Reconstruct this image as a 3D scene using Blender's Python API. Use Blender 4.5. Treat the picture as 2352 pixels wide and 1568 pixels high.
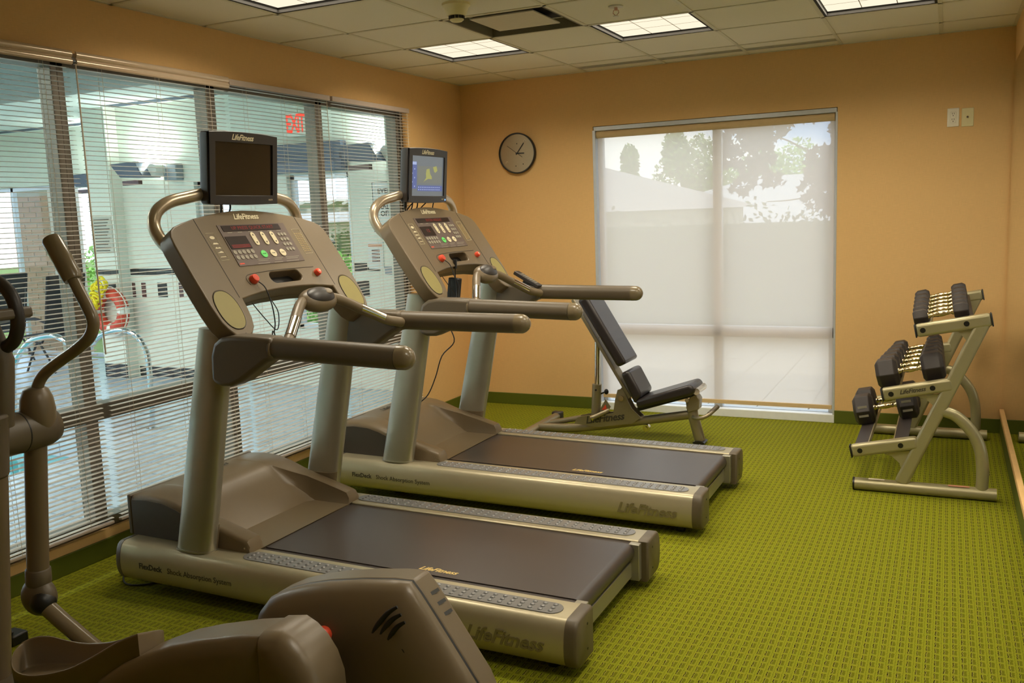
import bpy, bmesh, math, random
from mathutils import Vector, Matrix

SC = bpy.context.scene
for o in list(bpy.data.objects):
    bpy.data.objects.remove(o)
COL = SC.collection
PI = math.pi
random.seed(7)

# ------------------------------------------------------------------ camera
cam_d = bpy.data.cameras.new('camera'); cam = bpy.data.objects.new('camera', cam_d); COL.objects.link(cam)
_yaw, _pit, _rol = -0.4471, -0.1370, -0.0377
_F = Vector((math.sin(_yaw)*math.cos(_pit), math.cos(_yaw)*math.cos(_pit), math.sin(_pit)))
_R = Vector((math.cos(_yaw), -math.sin(_yaw), 0)); _U = _R.cross(_F)
_R2 = math.cos(_rol)*_R+math.sin(_rol)*_U; _U2 = -math.sin(_rol)*_R+math.cos(_rol)*_U
_m = Matrix((_R2, _U2, -_F)).transposed().to_4x4(); _m.translation = Vector((3.6155, -6.7332, 1.5532))
cam.matrix_world = _m
cam_d.sensor_width = 36.0; cam_d.lens = 36.0*2096.7/2352.0; cam_d.clip_start = 0.05; cam_d.clip_end = 300
SC.camera = cam

# ------------------------------------------------------------------ light levels
EXPOSURE = -0.10
SKY = 0.60          # world strength
SUN = 2.2
PANEL = 1.12        # gym ceiling panels
POOL_FILL = 95.0   # added, unseen fill lamps over the pool
LAMP_W = 16.0       # watts of each gym ceiling fixture
LAMP_COL = (1.0, 0.90, 0.72)
UPLIGHT = 480.0
SC.view_settings.view_transform = 'Standard'
SC.view_settings.look = 'None'
SC.view_settings.gamma = 1.0
SC.view_settings.exposure = EXPOSURE
SC.view_settings.use_curve_mapping = False

w = bpy.data.worlds.new('sky'); SC.world = w; w.use_nodes = True
nt = w.node_tree; nt.nodes.clear()
_o = nt.nodes.new('ShaderNodeOutputWorld'); _b = nt.nodes.new('ShaderNodeBackground')
_tc = nt.nodes.new('ShaderNodeTexCoord'); _n = nt.nodes.new('ShaderNodeTexNoise'); _mp = nt.nodes.new('ShaderNodeMapping')
_mp.inputs['Scale'].default_value = (1, 1, 3.0)
_n.inputs['Scale'].default_value = 3.2; _n.inputs['Detail'].default_value = 6
_r = nt.nodes.new('ShaderNodeValToRGB')
_r.color_ramp.elements[0].position = 0.40; _r.color_ramp.elements[0].color = (0.42, 0.62, 0.95, 1)
_r.color_ramp.elements[1].position = 0.58; _r.color_ramp.elements[1].color = (1.0, 1.0, 1.0, 1)
nt.links.new(_tc.outputs['Generated'], _mp.inputs['Vector']); nt.links.new(_mp.outputs['Vector'], _n.inputs['Vector'])
nt.links.new(_n.outputs['Fac'], _r.inputs['Fac']); nt.links.new(_r.outputs['Color'], _b.inputs['Color'])
_b.inputs['Strength'].default_value = SKY*5.0
nt.links.new(_b.outputs['Background'], _o.inputs['Surface'])

sun_d = bpy.data.lights.new('sun', 'SUN'); sun = bpy.data.objects.new('sun', sun_d); COL.objects.link(sun)
sun_d.energy = SUN; sun_d.angle = 0.03; sun_d.color = (1.0, 0.95, 0.86)
sun.rotation_euler = Vector((-0.35, 0.72, -1.0)).to_track_quat('-Z', 'Y').to_euler()

# ------------------------------------------------------------------ materials
def lin(*c):
    return tuple((x/255.0/12.92 if x/255.0 <= 0.04045 else ((x/255.0+0.055)/1.055)**2.4) for x in c)
MATS = {}
def mat(name, col, rough=0.5, metal=0.0, noise=0.06, nscale=30.0, bump=0.0, bscale=400.0, emit=None, estr=0.0, spec=0.5, coat=0.0):
    m = bpy.data.materials.new(name); m.use_nodes = True; MATS[name] = m
    t = m.node_tree; b = t.nodes['Principled BSDF']
    b.inputs['Roughness'].default_value = rough; b.inputs['Metallic'].default_value = metal
    b.inputs['Specular IOR Level'].default_value = spec
    if coat: b.inputs['Coat Weight'].default_value = coat; b.inputs['Coat Roughness'].default_value = 0.15
    tc = t.nodes.new('ShaderNodeTexCoord')
    n = t.nodes.new('ShaderNodeTexNoise'); n.inputs['Scale'].default_value = nscale; n.inputs['Detail'].default_value = 3
    t.links.new(tc.outputs['Object'], n.inputs['Vector'])
    mx = t.nodes.new('ShaderNodeMix'); mx.data_type = 'RGBA'
    mx.inputs['A'].default_value = (*[c*(1-noise) for c in col[:3]], 1); mx.inputs['B'].default_value = (*[min(1, c*(1+noise)) for c in col[:3]], 1)
    t.links.new(n.outputs['Fac'], mx.inputs['Factor']); t.links.new(mx.outputs['Result'], b.inputs['Base Color'])
    if bump:
        n2 = t.nodes.new('ShaderNodeTexNoise'); n2.inputs['Scale'].default_value = bscale; n2.inputs['Detail'].default_value = 2
        t.links.new(tc.outputs['Object'], n2.inputs['Vector'])
        bp = t.nodes.new('ShaderNodeBump'); bp.inputs['Strength'].default_value = bump; bp.inputs['Distance'].default_value = 0.001
        t.links.new(n2.outputs['Fac'], bp.inputs['Height']); t.links.new(bp.outputs['Normal'], b.inputs['Normal'])
    if emit:
        b.inputs['Emission Color'].default_value = (*emit[:3], 1); b.inputs['Emission Strength'].default_value = estr
    return m

def nodes_of(m):
    return m.node_tree, m.node_tree.nodes['Principled BSDF']

def math_node(t, op, a, b=None):
    n = t.nodes.new('ShaderNodeMath'); n.operation = op
    for i, v in enumerate((a, b)):
        if v is None: continue
        if isinstance(v, (int, float)): n.inputs[i].default_value = v
        else: t.links.new(v, n.inputs[i])
    return n.outputs[0]

def wallpaper(name, col):
    m = mat(name, col, 0.75, spec=0.25)
    t, b = nodes_of(m)
    tc = t.nodes.new('ShaderNodeTexCoord')
    outs = []
    for sc in ((700, 700, 18), (22, 22, 500)):
        mp = t.nodes.new('ShaderNodeMapping'); mp.inputs['Scale'].default_value = sc
        n = t.nodes.new('ShaderNodeTexNoise'); n.inputs['Scale'].default_value = 1.0; n.inputs['Detail'].default_value = 2
        t.links.new(tc.outputs['Object'], mp.inputs['Vector']); t.links.new(mp.outputs['Vector'], n.inputs['Vector']); outs.append(n.outputs['Fac'])
    s = math_node(t, 'ADD', outs[0], outs[1])
    f = math_node(t, 'MULTIPLY', s, 0.5)
    mx = t.nodes.new('ShaderNodeMix'); mx.data_type = 'RGBA'
    mx.inputs['A'].default_value = (*[c*0.80 for c in col], 1); mx.inputs['B'].default_value = (*[c*1.20 for c in col], 1)
    t.links.new(f, mx.inputs['Factor']); t.links.new(mx.outputs['Result'], b.inputs['Base Color'])
    return m

def carpet(name):
    m = mat(name, (0.2, 0.2, 0.01), 0.95, spec=0.1)
    t, b = nodes_of(m)
    tc = t.nodes.new('ShaderNodeTexCoord')
    wob = t.nodes.new('ShaderNodeTexNoise'); wob.inputs['Scale'].default_value = 90
    t.links.new(tc.outputs['Object'], wob.inputs['Vector'])
    sx = t.nodes.new('ShaderNodeSeparateXYZ'); t.links.new(tc.outputs['Object'], sx.inputs[0])
    wv = math_node(t, 'MULTIPLY', math_node(t, 'SUBTRACT', wob.outputs['Fac'], 0.5), 0.010)
    X = math_node(t, 'ADD', sx.outputs['X'], wv); Y = math_node(t, 'ADD', sx.outputs['Y'], wv)
    ux = math_node(t, 'DIVIDE', X, 0.0282)
    fx = math_node(t, 'FRACT', ux); col_id = math_node(t, 'FLOOR', ux)
    off = math_node(t, 'FRACT', math_node(t, 'MULTIPLY', math_node(t, 'SINE', math_node(t, 'MULTIPLY', col_id, 12.9898)), 43.758))
    fy = math_node(t, 'FRACT', math_node(t, 'ADD', math_node(t, 'DIVIDE', Y, 0.047), math_node(t, 'MULTIPLY', off, 0.25)))
    def band(v, a, c, soft=0.035):
        mr = t.nodes.new('ShaderNodeMapRange'); mr.interpolation_type = 'SMOOTHSTEP'; mr.inputs[1].default_value = a-soft; mr.inputs[2].default_value = a+soft; t.links.new(v, mr.inputs[0])
        mr2 = t.nodes.new('ShaderNodeMapRange'); mr2.interpolation_type = 'SMOOTHSTEP'; mr2.inputs[1].default_value = c-soft; mr2.inputs[2].default_value = c+soft; t.links.new(v, mr2.inputs[0])
        return math_node(t, 'SUBTRACT', mr.outputs[0], mr2.outputs[0])
    row = band(fy, 0.12, 0.88, 0.04)
    cell = math_node(t, 'MULTIPLY', band(fx, 0.17, 0.52), row)
    dash = math_node(t, 'MULTIPLY', band(fx, 0.025, 0.115, 0.02), row)
    lite = math_node(t, 'MULTIPLY', band(fx, 0.12, 0.20, 0.02), row)
    gap = band(fx, 0.72, 0.79, 0.03)
    big = t.nodes.new('ShaderNodeTexNoise'); big.inputs['Scale'].default_value = 25; t.links.new(tc.outputs['Object'], big.inputs['Vector'])
    def mix(a, bcol, f):
        x = t.nodes.new('ShaderNodeMix'); x.data_type = 'RGBA'
        if isinstance(a, tuple): x.inputs['A'].default_value = (*a, 1)
        else: t.links.new(a, x.inputs['A'])
        x.inputs['B'].default_value = (*bcol, 1)
        if isinstance(f, (int, float)): x.inputs['Factor'].default_value = f
        else: t.links.new(f, x.inputs['Factor'])
        return x.outputs['Result']
    G = 0.62
    c = mix(tuple(G*v for v in lin(154, 166, 34)), tuple(G*v for v in lin(168, 160, 38)), big.outputs['Fac'])
    c = mix(c, tuple(G*v for v in lin(124, 126, 20)), cell)
    c = mix(c, tuple(G*v for v in lin(176, 170, 72)), lite)
    c = mix(c, tuple(G*v for v in lin(126, 130, 14)), gap)
    c = mix(c, tuple(G*v for v in lin(52, 44, 10)), dash)
    t.links.new(c, b.inputs['Base Color'])
    bp = t.nodes.new('ShaderNodeBump'); bp.inputs['Strength'].default_value = 0.6; bp.inputs['Distance'].default_value = 0.002
    h = math_node(t, 'SUBTRACT', 1.0, math_node(t, 'ADD', math_node(t, 'MULTIPLY', cell, 0.5), dash))
    t.links.new(h, bp.inputs['Height']); t.links.new(bp.outputs['Normal'], b.inputs['Normal'])
    return m

def emitter(name, col, strength):
    m = bpy.data.materials.new(name); m.use_nodes = True; t = m.node_tree; t.nodes.clear()
    o = t.nodes.new('ShaderNodeOutputMaterial'); e = t.nodes.new('ShaderNodeEmission')
    e.inputs['Color'].default_value = (*col, 1); e.inputs['Strength'].default_value = strength
    t.links.new(e.outputs[0], o.inputs[0]); MATS[name] = m
    return m

def glass(name, tint=(0.93, 0.96, 0.95), refl=0.06):
    m = bpy.data.materials.new(name); m.use_nodes = True; t = m.node_tree; t.nodes.clear()
    o = t.nodes.new('ShaderNodeOutputMaterial'); a = t.nodes.new('ShaderNodeBsdfTransparent'); g = t.nodes.new('ShaderNodeBsdfGlossy')
    a.inputs['Color'].default_value = (*tint, 1); g.inputs['Roughness'].default_value = 0.02
    fr = t.nodes.new('ShaderNodeLayerWeight'); fr.inputs['Blend'].default_value = 0.5
    fac = math_node(t, 'ADD', math_node(t, 'MULTIPLY', math_node(t, 'POWER', fr.outputs['Facing'], 5.0), 0.45), 0.025)
    mx = t.nodes.new('ShaderNodeMixShader')
    t.links.new(fac, mx.inputs[0]); t.links.new(a.outputs[0], mx.inputs[1]); t.links.new(g.outputs[0], mx.inputs[2])
    t.links.new(mx.outputs[0], o.inputs[0]); MATS[name] = m
    return m

def shade_cloth(name):
    m = bpy.data.materials.new(name); m.use_nodes = True; t = m.node_tree; t.nodes.clear()
    o = t.nodes.new('ShaderNodeOutputMaterial'); tr = t.nodes.new('ShaderNodeBsdfTransparent')
    tl = t.nodes.new('ShaderNodeBsdfTranslucent'); df = t.nodes.new('ShaderNodeBsdfDiffuse')
    tc = t.nodes.new('ShaderNodeTexCoord'); n = t.nodes.new('ShaderNodeTexNoise'); n.inputs['Scale'].default_value = 500
    t.links.new(tc.outputs['Object'], n.inputs['Vector'])
    r = t.nodes.new('ShaderNodeValToRGB'); r.color_ramp.elements[0].color = (*lin(234, 216, 200), 1); r.color_ramp.elements[1].color = (*lin(248, 234, 220), 1)
    t.links.new(n.outputs['Fac'], r.inputs['Fac'])
    t.links.new(r.outputs['Color'], tl.inputs['Color']); t.links.new(r.outputs['Color'], df.inputs['Color'])
    m1 = t.nodes.new('ShaderNodeMixShader'); m1.inputs[0].default_value = 0.72
    t.links.new(df.outputs[0], m1.inputs[1]); t.links.new(tl.outputs[0], m1.inputs[2])
    m2 = t.nodes.new('ShaderNodeMixShader'); m2.inputs[0].default_value = 0.81
    t.links.new(tr.outputs[0], m2.inputs[1]); t.links.new(m1.outputs[0], m2.inputs[2])
    t.links.new(m2.outputs[0], o.inputs[0]); MATS[name] = m
    return m

WALL = wallpaper('wallpaper', lin(222, 180, 120))
CARPET = carpet('carpet_weave')
CEIL = mat('ceiling_tile', lin(222, 214, 192), 0.9, noise=0.10, nscale=220, bump=0.35, bscale=260, spec=0.1)
TBAR = mat('ceiling_grid', lin(206, 198, 170), 0.6)
BASEB = mat('green_rubber_base', lin(84, 92, 12), 0.55)
TAUPE = mat('taupe_plastic', lin(112, 96, 72), 0.36, noise=0.03, bump=0.10, bscale=900)
TAUPE_D = mat('dark_taupe_plastic', lin(94, 82, 64), 0.42, noise=0.03, bump=0.10, bscale=900)
TAUPE_S = mat('satin_taupe_plastic', lin(122, 108, 84), 0.22, noise=0.03)
SILVER = mat('silver_paint', lin(164, 158, 140), 0.34, metal=0.6, noise=0.03)
CHAMP = mat('champagne_aluminium', lin(178, 167, 138), 0.36, metal=0.5, noise=0.03)
TUBE = mat('bronze_tube', lin(186, 170, 146), 0.28, metal=0.65, noise=0.03)
GREY = mat('grey_footplate', lin(128, 126, 124), 0.34, metal=0.3, noise=0.03)
BELT = mat('belt_rubber', lin(66, 58, 54), 0.30, noise=0.18, nscale=500, bump=0.3, bscale=700)
COVERD = mat('cover_side_plastic', lin(66, 57, 46), 0.45)
BLACK = mat('black_plastic', lin(26, 24, 22), 0.38)
TVB = mat('tv_casing', lin(48, 42, 38), 0.42)
SCREEN = mat('dark_screen', lin(34, 28, 22), 0.12)
OLIVE = mat('olive_cup', lin(142, 130, 70), 0.5)
OVERLAY = mat('console_overlay', lin(98, 82, 74), 0.45)
LEDBG = mat('led_window', lin(40, 26, 22), 0.3)
LEDRED = mat('led_red', lin(128, 22, 18), 0.5, emit=(0.8, 0.03, 0.02), estr=0.06)
CREAM = mat('cream_print', lin(226, 214, 180), 0.6)
BELTLOGO = mat('belt_print', lin(226, 196, 120), 0.6)
EMBOSS = mat('embossed_print', lin(128, 116, 84), 0.45, metal=0.3)
DARKPRINT = mat('dark_print', lin(56, 50, 40), 0.6)
BTN = mat('button_grey', lin(150, 142, 124), 0.5)
BTNW = mat('button_cream', lin(222, 208, 172), 0.5)
BTNG = mat('button_green', lin(96, 196, 96), 0.5, emit=(0.1, 0.6, 0.12), estr=0.25)
RED = mat('red_plastic', lin(226, 78, 48), 0.4)
CHROME = mat('chrome', lin(214, 206, 190), 0.12, metal=1.0, noise=0.02)
GOLDCHROME = mat('warm_chrome', lin(226, 210, 172), 0.16, metal=1.0, noise=0.03)
RUBBER = mat('black_rubber', lin(50, 42, 38), 0.55, noise=0.10)
VINYL = mat('black_vinyl', lin(42, 36, 35), 0.30, noise=0.08, nscale=60, bump=0.12, bscale=500)
RACK = mat('champagne_powder', lin(172, 162, 126), 0.34, metal=0.45, noise=0.03)
BENCHM = mat('bench_powder', lin(150, 138, 112), 0.36, metal=0.6, noise=0.06, nscale=90)
FRAMEM = mat('window_frame_taupe', lin(134, 124, 112), 0.42, metal=0.25)
SLAT = mat('blind_slat', lin(206, 198, 188), 0.34)
HEADR = mat('blind_rail', lin(190, 172, 158), 0.38)
HEADS = mat('blind_valance', lin(212, 190, 164), 0.18, metal=0.35)
CORD = mat('cord_cream', lin(206, 190, 166), 0.7)
BCORD = mat('black_cord', lin(24, 20, 18), 0.5)
WHITE = mat('white_paint', lin(232, 230, 222), 0.6)
POOLW = mat('pool_wall', lin(226, 228, 216), 0.55)
POOLC = mat('pool_ceiling', lin(226, 232, 226), 0.9, noise=0.10, nscale=120)
POOLG = mat('pool_ceiling_grey', lin(142, 146, 142), 0.8)
DECK = mat('pool_deck_tile', lin(178, 190, 206), 0.22, noise=0.05)
GROUT = mat('grout', lin(150, 158, 166), 0.8)
WATER = mat('pool_water', lin(70, 150, 160), 0.05, spec=0.7)
TILEB = mat('black_tile', lin(40, 40, 42), 0.25)
TILEM = mat('maroon_tile', lin(96, 66, 66), 0.25)
STEEL = mat('stainless', lin(206, 210, 214), 0.16, metal=1.0)
LAMPM = mat('lamp_housing', lin(150, 156, 164), 0.4)
LAMPM2 = mat('lamp_visor', lin(86, 96, 116), 0.4)
ORANGE = mat('ring_red', lin(206, 66, 40), 0.5)
YELLOW = mat('yellow_rope', lin(236, 212, 30), 0.7)
EXITR = mat('exit_red', lin(236, 60, 44), 0.4, emit=(0.9, 0.06, 0.03), estr=0.9)
PAPER = mat('paper_grey', lin(190, 188, 176), 0.7)
PAPERW = mat('paper_white', lin(226, 228, 226), 0.7)
BRICK = mat('brick', lin(206, 160, 136), 0.85, noise=0.25, nscale=14)
MORTAR = mat('mortar', lin(200, 190, 178), 0.9)
SLING = mat('sling_black', lin(44, 44, 48), 0.7)
LEAFG = mat('leaf_green', lin(120, 150, 70), 0.7, noise=0.35, nscale=8)
LEAFB = mat('leaf_bright', lin(140, 186, 90), 0.7, noise=0.35, nscale=8)
LEAFP = mat('leaf_maroon', lin(70, 46, 44), 0.7, noise=0.3, nscale=8)
HEDGE = mat('hedge_leaf', lin(84, 96, 48), 0.8, noise=0.4, nscale=10)
BARK = mat('bark', lin(120, 100, 84), 0.9)
ROOF = mat('roof_shingle', lin(168, 160, 154), 0.9, noise=0.2, nscale=6)
ROOFW = mat('pale_roof', lin(206, 204, 204), 0.9, noise=0.12, nscale=6)
STUCCO = mat('stucco', lin(200, 186, 166), 0.9)
PAVER = mat('paver', lin(196, 184, 168), 0.85, noise=0.08)
GRASS = mat('lawn', lin(110, 130, 60), 0.9, noise=0.3)
ALU = mat('window_aluminium', lin(206, 208, 212), 0.35, metal=0.4)
SILL = mat('white_sill', lin(226, 226, 222), 0.5)
SHADE = shade_cloth('solar_shade')
SHADEB = mat('shade_hem', lin(206, 176, 128), 0.8)
GLASS = glass('clear_glass')
MIRROR = mat('mirror_silver', (0.86, 0.88, 0.86), 0.01, metal=1.0, noise=0.0)
CLOCKF = mat('brushed_clock', lin(176, 158, 130), 0.42, metal=0.85, noise=0.03)
IVORY = mat('ivory_plate', lin(226, 212, 160), 0.5)
PLATEW = mat('white_plate', lin(236, 226, 204), 0.5)
SOCK = mat('socket_dark', lin(90, 70, 50), 0.6)
VENTM = mat('vent_metal', lin(196, 188, 164), 0.5)
VENTD = mat('vent_dark', lin(110, 102, 76), 0.7)
DARKSLOT = mat('dark_slot', lin(30, 26, 20), 0.8)
PANELM = emitter('light_diffuser', (1.0, 0.90, 0.68), PANEL)
PANELPINK = emitter('light_diffuser_pink', (1.0, 0.84, 0.66), PANEL)
POOLFILL = emitter('pool_fill_emitter', (0.95, 1.0, 0.93), POOL_FILL)
STICK_W = mat('sticker_white', lin(230, 214, 190), 0.5)
STICK_R = mat('sticker_red', lin(214, 150, 120), 0.5)

# ------------------------------------------------------------------ mesh builder
class MB:
    def __init__(s): s.v = []; s.f = []
    def add(s, vs, fs):
        n = len(s.v); s.v += [tuple(p) for p in vs]; s.f += [tuple(i+n for i in f) for f in fs]; return s
    def box(s, x0, x1, y0, y1, z0, z1):
        x0, x1 = min(x0, x1), max(x0, x1); y0, y1 = min(y0, y1), max(y0, y1); z0, z1 = min(z0, z1), max(z0, z1)
        return s.add([(x0,y0,z0),(x1,y0,z0),(x1,y1,z0),(x0,y1,z0),(x0,y0,z1),(x1,y0,z1),(x1,y1,z1),(x0,y1,z1)],
              [(0,3,2,1),(4,5,6,7),(0,1,5,4),(1,2,6,5),(2,3,7,6),(3,0,4,7)])
    def obox(s, c, ax, ay, az, hx, hy, hz):
        c = Vector(c); ax, ay, az = Vector(ax).normalized()*hx, Vector(ay).normalized()*hy, Vector(az).normalized()*hz
        P = [c+i*ax+j*ay+k*az for k in (-1, 1) for (i, j) in ((-1,-1),(1,-1),(1,1),(-1,1))]
        return s.add(P, [(0,3,2,1),(4,5,6,7),(0,1,5,4),(1,2,6,5),(2,3,7,6),(3,0,4,7)])
    def loft(s, rings, cap=True, closed=True):
        n = len(rings[0]); b = len(s.v)
        for r in rings: s.v += [tuple(p) for p in r]
        for i in range(len(rings)-1):
            for j in range(n if closed else n-1):
                k = (j+1) % n
                s.f.append((b+i*n+j, b+i*n+k, b+(i+1)*n+k, b+(i+1)*n+j))
        if cap and closed:
            s.f.append(tuple(b+j for j in reversed(range(n)))); s.f.append(tuple(b+(len(rings)-1)*n+j for j in range(n)))
        return s
    def prism(s, poly, o, u, v, d):
        # poly in (u,v) coordinates, extruded by vector d
        o, u, v, d = Vector(o), Vector(u), Vector(v), Vector(d)
        a = [o+u*p[0]+v*p[1] for p in poly]
        return s.loft([a, [q+d for q in a]])
    def tube(s, pts, r, seg=14, smooth=0, cap=True, r2=None, up=None, radii=None):
        pts = [Vector(p) for p in pts]
        if smooth: pts, tt = catmull(pts, smooth)
        n = len(pts); rings = []; prev = None
        for i, p in enumerate(pts):
            d = (pts[min(i+1, n-1)]-pts[max(i-1, 0)]).normalized()
            if prev is None:
                ref = Vector(up) if up else (Vector((0,0,1)) if abs(d.z) < 0.9 else Vector((1,0,0)))
                a = (ref-d*ref.dot(d)).normalized()
            else:
                a = (prev-d*prev.dot(d)).normalized()
            prev = a; b = d.cross(a)
            k = radii[i] if (radii and not smooth) else (interp(radii, tt[i]) if radii else 1.0)
            ra, rb = r*k, (r2 or r)*k
            rings.append([p+a*(ra*math.cos(2*PI*j/seg))+b*(rb*math.sin(2*PI*j/seg)) for j in range(seg)])
        return s.loft(rings, cap)
    def cyl(s, a, b, r, seg=20, r1=None):
        a, b = Vector(a), Vector(b); d = (b-a).normalized()
        ref = Vector((0,0,1)) if abs(d.z) < 0.9 else Vector((1,0,0)); u = (ref-d*ref.dot(d)).normalized(); v = d.cross(u)
        R1 = r if r1 is None else r1
        return s.loft([[a+u*(r*math.cos(2*PI*j/seg))+v*(r*math.sin(2*PI*j/seg)) for j in range(seg)],
                       [b+u*(R1*math.cos(2*PI*j/seg))+v*(R1*math.sin(2*PI*j/seg)) for j in range(seg)]])
    def lathe(s, prof, o, axis, seg=24, su=1.0, sv=1.0, uref=None):
        o, ax = Vector(o), Vector(axis).normalized()
        ref = Vector(uref) if uref else (Vector((0,0,1)) if abs(ax.z) < 0.9 else Vector((1,0,0)))
        u = (ref-ax*ref.dot(ax)).normalized(); v = ax.cross(u)
        return s.loft([[o+ax*h+u*(su*r*math.cos(2*PI*j/seg))+v*(sv*r*math.sin(2*PI*j/seg)) for j in range(seg)] for r, h in prof])
    def ell(s, c, ax, ay, az, hx, hy, hz, seg=20, rings=12, lo=-1.0, hi=1.0):
        c, ax, ay, az = Vector(c), Vector(ax).normalized(), Vector(ay).normalized(), Vector(az).normalized()
        R = []
        for i in range(rings+1):
            t = math.asin(lo)+(math.asin(hi)-math.asin(lo))*i/rings
            R.append([c+az*(hz*math.sin(t))+ax*(hx*max(1e-4, math.cos(t))*math.cos(2*PI*j/seg))+ay*(hy*max(1e-4, math.cos(t))*math.sin(2*PI*j/seg)) for j in range(seg)])
        return s.loft(R)
    def mesh(s, name, mt, smooth=40):
        me = bpy.data.meshes.new(name); me.from_pydata(s.v, [], s.f); me.validate()
        bm = bmesh.new(); bm.from_mesh(me); bmesh.ops.recalc_face_normals(bm, faces=bm.faces); bm.to_mesh(me); bm.free()
        me.materials.append(mt)
        if smooth:
            me.polygons.foreach_set('use_smooth', [True]*len(me.polygons))
            me.set_sharp_from_angle(angle=math.radians(smooth))
        return me

def interp(a, t):
    i = min(int(t), len(a)-2) if len(a) > 1 else 0
    return a[i]+(a[i+1]-a[i])*(t-i)
def catmull(P, k):
    out = []; tt = []; n = len(P)
    for i in range(n-1):
        p0, p1, p2, p3 = P[max(i-1, 0)], P[i], P[i+1], P[min(i+2, n-1)]
        for j in range(k):
            t = j/k; t2, t3 = t*t, t*t*t
            out.append(0.5*((2*p1)+(p2-p0)*t+(2*p0-5*p1+4*p2-p3)*t2+(3*p1-p0-3*p2+p3)*t3)); tt.append(i+t)
    out.append(P[-1]); tt.append(n-1)
    return out, tt

def link(name, me, parent=None, bevel=0.0, bseg=2):
    o = bpy.data.objects.new(name, me); COL.objects.link(o)
    if parent is not None:
        o.parent = parent
    if bevel:
        b = o.modifiers.new('bevel', 'BEVEL'); b.width = bevel; b.segments = bseg; b.limit_method = 'ANGLE'; b.angle_limit = math.radians(38); b.harden_normals = False
    return o
def part(name, mb, mt, parent, bevel=0.0, bseg=2, smooth=40):
    # mb is given in the coordinates of the thing; world-built things sit at an Empty with a plain offset
    off = parent.get('_off') if parent is not None else None
    if off is not None:
        mb.v = [(p[0]-off[0], p[1]-off[1], p[2]-off[2]) for p in mb.v]
    o = link(name, mb.mesh(name, mt, smooth), parent, bevel, bseg)
    if off is not None: OFFS[o.name] = off; o['_off'] = list(off)
    return o
OFFS = {}
def tag(o, label=None, cat=None, group=None, kind=None):
    if label: o['label'] = label
    if cat: o['category'] = cat
    if group: o['group'] = group
    if kind: o['kind'] = kind
    return o
def thing(name, label, cat, loc=(0, 0, 0), group=None, world=True):
    o = bpy.data.objects.new(name, None); COL.objects.link(o); o.location = loc
    o.empty_display_size = 0.1
    if world: o['_off'] = list(loc)
    return tag(o, label, cat, group)
def single(name, mb, mt, label, cat, group=None, bevel=0.0, smooth=40):
    # one-mesh thing: origin at its own base centre
    xs = [p[0] for p in mb.v]; ys = [p[1] for p in mb.v]; zs = [p[2] for p in mb.v]
    c = ((min(xs)+max(xs))/2, (min(ys)+max(ys))/2, min(zs))
    mb.v = [(p[0]-c[0], p[1]-c[1], p[2]-c[2]) for p in mb.v]
    o = link(name, mb.mesh(name, mt, smooth), None, bevel); o.location = c
    return tag(o, label, cat, group)
def struct(name, mb, mt, bevel=0.0, smooth=0):
    o = link(name, mb.mesh(name, mt, smooth), None, bevel); o['kind'] = 'structure'; o['_off'] = [0, 0, 0]
    return o

def prism_holes(outer, holes, o, u, v, d):
    """solid plate with through holes: outline and holes in (u,v), thickness vector d"""
    o, u, v, d = Vector(o), Vector(u), Vector(v), Vector(d)
    bm = bmesh.new(); ed = []
    loops = []
    for lp in [outer]+holes:
        vs = [bm.verts.new((p[0], p[1], 0)) for p in lp]; loops.append(lp)
        ed += [bm.edges.new((vs[i], vs[(i+1) % len(vs)])) for i in range(len(vs))]
    bmesh.ops.triangle_fill(bm, use_beauty=True, use_dissolve=False, edges=ed)
    bmesh.ops.dissolve_limit(bm, angle_limit=0.02, use_dissolve_boundaries=False, verts=bm.verts, edges=bm.edges)
    bm.verts.index_update()
    mb = MB()
    pts = [tuple(x.co) for x in bm.verts]; fs = [tuple(x.index for x in f.verts) for f in bm.faces]
    bm.free(); n = len(pts)
    mb.add([o+u*p[0]+v*p[1] for p in pts]+[o+u*p[0]+v*p[1]+d for p in pts], fs+[tuple(i+n for i in reversed(f)) for f in fs])
    b = 0
    for lp in loops:
        k = len(lp)
        mb.f += [(b+i, b+(i+1) % k, b+(i+1) % k+n, b+i+n) for i in range(k)]
        b += k
    return mb
def ellipse(cx, cy, rx, ry, n=28, p=2.0):
    out = []
    for i in range(n):
        a = 2*PI*i/n; c, s_ = math.cos(a), math.sin(a)
        out.append((cx+rx*math.copysign(abs(c)**(2/p), c), cy+ry*math.copysign(abs(s_)**(2/p), s_)))
    return out
def stadium(x0, x1, cy, r, n=10):
    out = []
    for i in range(n+1):
        a = -PI/2+PI*i/n; out.append((x1-r+r*math.cos(a), cy+r*math.sin(a)))
    for i in range(n+1):
        a = PI/2+PI*i/n; out.append((x0+r+r*math.cos(a), cy+r*math.sin(a)))
    return out

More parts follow.
